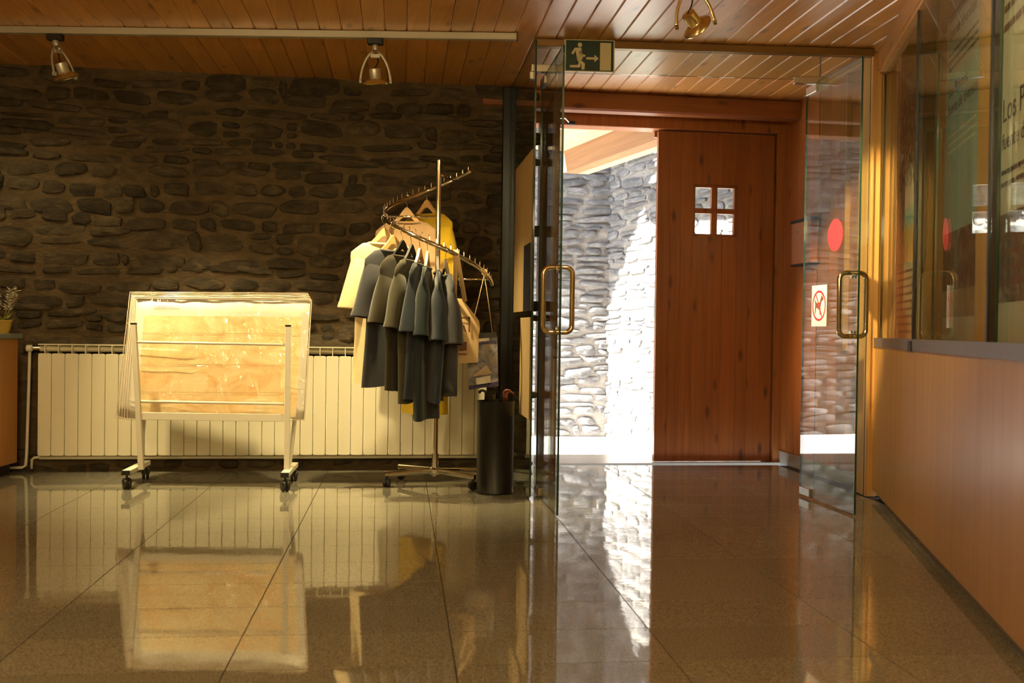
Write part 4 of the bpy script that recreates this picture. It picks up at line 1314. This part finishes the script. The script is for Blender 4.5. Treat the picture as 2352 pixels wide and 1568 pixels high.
garments = [
    # label for shirt, theta, material, length, hanger label, hanger material
    ('cream t-shirt, leftmost on the spiral rack', 200, C_cream, .80, 'pale wooden hanger holding the cream shirt', M_hangw, -2),
    ('slate blue t-shirt next to the cream one', 222, C_slate, .76, 'pale wooden hanger holding the slate blue shirt', M_hangw, 0),
    ('dark olive t-shirt on a black hanger', 236, C_olive, .75, 'black hanger holding the dark olive shirt', M_black, 2),
    ('khaki grey t-shirt with paler sleeves, left of the navy shirts', 247, C_khaki, .78, 'black hanger holding the khaki grey shirt', M_black, 2),
    ('navy t-shirt just right of the khaki grey one', 256, C_navy, .74, 'wooden hanger holding the navy shirt beside the khaki one', M_hangw, 3),
    ('longest dark teal t-shirt hanging lowest at the rack front', 264, C_ink, .84, 'wooden hanger holding the longest dark teal shirt', M_hangw, 3),
    ('navy t-shirt in front of the rack pole', 274, C_navy, .72, 'chrome hanger just below the rail at the pole', M_steel, 3),
    ('slate navy t-shirt, last dark shirt before the tote bag', 282, C_slate, .66, 'chrome hanger nearest the canvas tote bag', M_steel, 6),
    ('tan t-shirt at the back of the rack facing the room', 131, C_tan, .70, 'wooden hanger holding the tan shirt at the back', M_hangw, 45),
    ('bright yellow t-shirt at the back of the rack', 107, C_yellow, 1.22, 'wooden hanger holding the yellow shirt', M_hangw, 43),
]
for i, (lab, th, mt, ln, hlab, hm, tl_) in enumerate(garments):
    hanger(hlab, th, hm, tilt=tl_)
    tshirt(lab, th, mt, ln, seed=i + 3, tilt=tl_, thick=.022 if 190 < th < 300 else .035)

# canvas tote bag
tp = hp(290)
tote = thing('tote_bag', 'cream canvas tote bag with brown print hanging on the rack', 'bag', P(1078, 835, 5.62), 0)
C_canvas = fabric('canvas', (.62, .44, .23), .06)
def tfn(px, py, w): return P(px, py, 5.62 + w)
out_t = [(1040, 684), (1062, 686), (1082, 712), (1100, 736), (1103, 752), (1100, 770), (1098, 832), (1034, 836)]
mbt = MB(); n = len(out_t)
mbt.v = [tfn(x, y, -.006) for x, y in out_t] + [tfn(x, y, .022) for x, y in out_t] + [tfn(1070, 770, -.022)]
mbt.f = [(i, (i + 1) % n, 2 * n) for i in range(n)] + [tuple(range(n, 2 * n))] + [(i, i + n, (i + 1) % n + n, (i + 1) % n) for i in range(n)]
mbt.m = [0] * len(mbt.f)
mbt.build('bag_body', C_canvas, tote, smooth=40)
for (x0, y0, x1, y1, dy) in ((1046, 588, 1044, 690, 0), (1050, 588, 1068, 692, .015)):
    pts = [P(x0, y0 - 14, 5.47), P(x0, y0, 5.455), P((x0 + x1) / 2, (y0 + y1) / 2, 5.53), P(x1, y1, 5.612 + dy * .2)]
    MB().tube(pts, .013, 8, r2=.003, up=(1, 0, 0)).build('handle', C_canvas, tote, smooth=True)
def bagq(m, x0, y0, x1, y1, d=-.0245):
    m.add([tfn(x0, y0, d), tfn(x1, y0 + 1, d), tfn(x1, y1 + 1, d), tfn(x0, y1, d)], [(0, 1, 2, 3)])
m = MB(); bagq(m, 1054, 727, 1080, 731); bagq(m, 1076, 727, 1080, 762); bagq(m, 1048, 784, 1072, 803); bagq(m, 1048, 810, 1072, 813)
m.tube([tfn(1052, 752, -.026), tfn(1056, 744, -.026), tfn(1062, 738, -.026)], .003, 5)
m.tube([tfn(1058, 742, -.026), tfn(1066, 748, -.026), tfn(1069, 762, -.026)], .003, 5)
m.build('brown_print', M_brown, tote)

# hanging map pouch with neck cord
pouch = thing('map_pouch', 'clear map pouch with dark clip hanging by a cord', 'pouch', P(1110, 893, 5.66), 0)
def qfn(px, py, w): return P(px, py, 5.66 + w)
def slab(name, pts, w0, w1, mat, par=pouch):
    n = len(pts); m = MB()
    m.v = [qfn(x, y, w0) for x, y in pts] + [qfn(x, y, w1) for x, y in pts]
    m.f = [tuple(range(n))[::-1], tuple(range(n, 2 * n))] + [(i, (i + 1) % n, (i + 1) % n + n, i + n) for i in range(n)]
    m.m = [0] * len(m.f)
    return m.build(name, mat, par)
M_pouch = print_mat('blue_map_print', [(.32, (.05, .05, .09)), (.48, (.20, .20, .25)), (.62, (.38, .32, .25)), (.8, (.52, .44, .32))], (16, 16, 16), 7, 1.0)
slab('map_card', [(1072, 776), (1142, 772), (1145, 886), (1077, 894)], 0, .006, M_pouch)
slab('clip_bar', [(1070, 766), (1140, 763), (1141, 774), (1070, 779)], -.008, .012, M_black)
M_violet = simple('dark_violet_band', (.035, .025, .10), .5)
slab('lower_band', [(1076, 886), (1145, 876), (1145, 884), (1077, 895)], -.002, 0, M_violet)
slab('upper_band', [(1073, 790), (1140, 783), (1140, 787), (1073, 795)], -.002, 0, M_violet)
slab('label_patch', [(1093, 868), (1127, 862), (1127, 881), (1094, 885)], -.002, 0, M_paper)
slab('pale_ridge', [(1086, 864), (1112, 842), (1118, 838), (1130, 857), (1118, 860)], -.0015, 0, simple('map_pale', (.62, .50, .36), .6))
slab('clip_label', [(1098, 776), (1123, 774), (1124, 782), (1099, 784)], -.002, 0, M_paper)
M_cord = simple('beige_cord', (.55, .40, .22), .8)
for (x1, y1) in ((1079, 768), (1131, 765)):
    k0 = hp(331, 0, -.012)
    MB().tube([k0, k0.lerp(P(x1, y1, 5.655), .5) + Vector((.002, 0, 0)), P(x1, y1, 5.655)], .0028, 6).build('cord', M_cord, pouch, smooth=True)
MB().tube([hp(331, .0165 * math.cos(a * .6283), .0165 * math.sin(a * .6283)) for a in range(10)], .0035, 6, closed=True).build('cord_loop', M_cord, pouch, smooth=True)

# ------------------------------------------------------------------ umbrella bin and umbrellas
bc = P(1136, 1131, 5.50); bc.z = 0
binr = thing('umbrella_bin', 'black cylindrical umbrella bin beside the glass panel', 'bin', bc)
MB().lathe([(.098, 0), (.103, .004), (.103, .012), (.1005, .016), (.1025, .49), (.105, .498), (.105, .505), (.098, .505), (.096, .02), (.0, .02)], bc, n=36, caps=False).build('body', M_blackm, binr, smooth=40)
MB().lathe([(.0, .002), (.098, .002)], bc, n=36, caps=False).build('bottom', M_blackm, binr)
M_um = simple('black_umbrella_cloth', (.012, .012, .015), .45)
M_red_um = simple('dark_red_wood', (.16, .035, .015), .35)
for (dx, dy, lx, ly, hgt, mt, mh, lab) in (
        (-.045, -.02, -.01, .01, .56, M_um, M_black, 'folded umbrella with a glossy black handle, leftmost in the bin'),
        (-.005, .03, .01, .0, .575, M_um, M_blackm, 'folded black umbrella with its hook turned back'),
        (.020, -.03, .025, -.01, .565, M_um, M_red_um, 'folded umbrella with a dark red wooden crook handle'),
        (.050, .015, .01, .01, .55, M_um, M_red_um, 'folded umbrella with a reddish handle, rightmost in the bin')):
    b0 = bc + Vector((dx * .7, dy * .7, .03)); t0 = bc + Vector((dx + lx, dy + ly, hgt - .06))
    u = thing('umbrella', lab, 'umbrella', b0, 0, 'umbrellas in the black bin')
    MB().tube([b0, b0.lerp(t0, .08), b0.lerp(t0, .3), b0.lerp(t0, .85), t0], [.006, .012, .019, .014, .008], 9).build('canopy', mt, u, smooth=True)
    hd = [t0, t0 + UP * .04] + arc(t0 + UP * .045 + Vector((.018 * (1 if dx > 0 else -1), 0, 0)), .018, 180 if dx > 0 else 0, 10 if dx > 0 else 170, 8, (1, 0, 0), (0, -.3, .95))
    MB().tube(hd, .0075, 8).build('handle', mh, u, smooth=True)

# ------------------------------------------------------------------ small things near the entrance
# wall box on the boarded reveal
uA = 0.30; zc0 = P(1838, 611, 6.6).z; zc1 = P(1838, 506, 6.6).z
wb = thing('wall_box', 'flat brown wall box with a black lid on the boarded reveal', 'wall box', rfn(uA + .15, zc0, 0))
def w2(u0, u1, z0, z1, w0, w1, name, mat, par):
    return MB().prism([(u0, z0), (u1, z0), (u1, z1), (u0, z1)], rfn, w0, w1).build(name, mat, par)
M_boxf = simple('copper_brown_lacquer', (.36, .14, .055), .4)
w2(uA, uA + .30, zc0 + .012, zc1 - .02, -.055, .0, 'body', M_boxf, wb)
w2(uA - .004, uA + .304, zc1 - .02, zc1, -.062, .0, 'lid', M_black, wb)
w2(uA - .002, uA + .302, zc0, zc0 + .012, -.058, .0, 'base_lip', M_black, wb)
w2(uA + .08, uA + .14, zc1 - .09, zc1 - .07, -.0565, -.055, 'name_plate', M_steel, wb)
# paper sheets taped to the room side of the left fixed glass panel
ga = Vector((pf[0], pf[1], 0)); gb = Vector((pb[0], pb[1], 0)); gdir = (gb - ga).normalized(); gout = Vector((-gdir.y, gdir.x, 0))
if gout.x > 0: gout = -gout
def glass_sheet(name, label, cat, u0, u1, z0, z1, mat, lift, wob):
    m = MB(); nn = 12
    for w in (lift, lift + .002):
        for i in range(nn + 1):
            u = u0 + (u1 - u0) * i / nn
            o_ = wob * (1 + math.sin(i * 1.7)) / 2
            m.v += [ga + gdir * u + UP * z0 + gout * (w + o_), ga + gdir * u + UP * z1 + gout * (w + o_ * .3)]
    k = 2 * (nn + 1)
    for i in range(nn):
        a_ = 2 * i
        m.f += [(a_, a_ + 2, a_ + 3, a_ + 1), (k + a_, k + a_ + 1, k + a_ + 3, k + a_ + 2), (a_, k + a_, k + a_ + 2, a_ + 2), (a_ + 1, a_ + 3, k + a_ + 3, k + a_ + 1)]
    m.f += [(0, 1, k + 1, k), (2 * nn, k + 2 * nn, k + 2 * nn + 1, 2 * nn + 1)]
    m.m = [0] * len(m.f)
    o = m.build(name, mat, None, loc=ga + gdir * ((u0 + u1) / 2) + UP * z0)
    tag(o, label, cat)
M_tan = simple('tan_paper', (.52, .37, .18), .7, var=.12, vscale=5)
glass_sheet('paper_sheet', 'tall tan paper sheet on the left fixed glass panel', 'poster', .02, .72, 1.0, 1.857, M_tan, .0055, .004)
glass_sheet('paper_strip', 'narrow tan strip low on the left fixed glass panel', 'poster', .03, .42, .42, .965, M_tan, .0055, .002)
glass_sheet('dark_card', 'dark blue card overlapping the tan sheet on the glass panel', 'poster', .0, .26, 1.0, 1.36, simple('dark_blue_card', (.03, .035, .06), .25), .014, .0)

# desk and plant at the left edge
dk = P(25, 900, 5.86)
desk = thing('reception_desk', 'orange wood desk end with a blue grey top at the left edge', 'desk', (dk.x - .3, 5.86, 0))
M_deskw = wood('desk_wood', (.46, .20, .05), (.56, .27, .08), 'Z', rough=.4, coat=.3, knots=0, pvar=.02)
MB().box((dk.x - .30, 5.84, .435), (.58, .24, .74), None, .003).build('body', M_deskw, desk)
MB().box((dk.x - .30, 5.83, .033), (.52, .20, .066)).build('plinth', M_black, desk)
MB().box((dk.x - .295, 5.83, .819), (.62, .28, .028), None, .003).build('top', simple('blue_grey_top', (.22, .28, .30), .35), desk)
pc = Vector((P(2, 740, 5.83).x, 5.83, .833))
plant = thing('potted_plant', 'pot plant with silvery feathery foliage at the left edge', 'plant', pc)
MB().lathe([(.045, 0), (.062, .07), (.066, .075), (.060, .08), (.055, .07)], pc, n=20).build('pot', simple('ochre_pot', (.50, .34, .06), .5), plant, smooth=40)
rng = random.Random(9)
lf1, lf2 = MB(), MB()
M_silver = simple('silvery_leaf', (.62, .57, .52), .6); M_yleaf = simple('yellow_green_leaf', (.30, .30, .06), .5)
def leaf(m, p, d, L, w):
    d = d.normalized(); s = d.cross(UP)
    s = s.normalized() if s.length > 1e-3 else Vector((1, 0, 0))
    k = d.cross(s)
    m.add([p, p + d * L * .5 + s * w + k * .004, p + d * L, p + d * L * .5 - s * w + k * .004], [(0, 1, 2), (0, 2, 3)])
for q in range(9):
    a = rng.uniform(0, 6.28); tilt_ = rng.uniform(.1, .45)
    d = Vector((math.cos(a) * tilt_, math.sin(a) * tilt_, 1)).normalized()
    st_ = pc + UP * .07 + Vector((math.cos(a), math.sin(a), 0)) * .02
    L = rng.uniform(.16, .25)
    MB().tube([st_, st_ + d * L], .0025, 5).build('stem', M_yleaf, plant)
    for k in range(44):
        t = rng.uniform(.35, 1.0); aa = rng.uniform(0, 6.28)
        leaf(lf1, st_ + d * L * t, Vector((math.cos(aa), math.sin(aa), rng.uniform(.1, .9))), rng.uniform(.018, .035), .004)
for q in range(9):
    a = rng.uniform(0, 6.28)
    leaf(lf2, pc + UP * .075, Vector((math.cos(a), math.sin(a), rng.uniform(-.1, .5))), rng.uniform(.07, .11), .022)
x = lf1.build('feathery_foliage', M_silver, plant); x['kind'] = 'stuff'
lf2.build('lower_leaves', M_yleaf, plant)
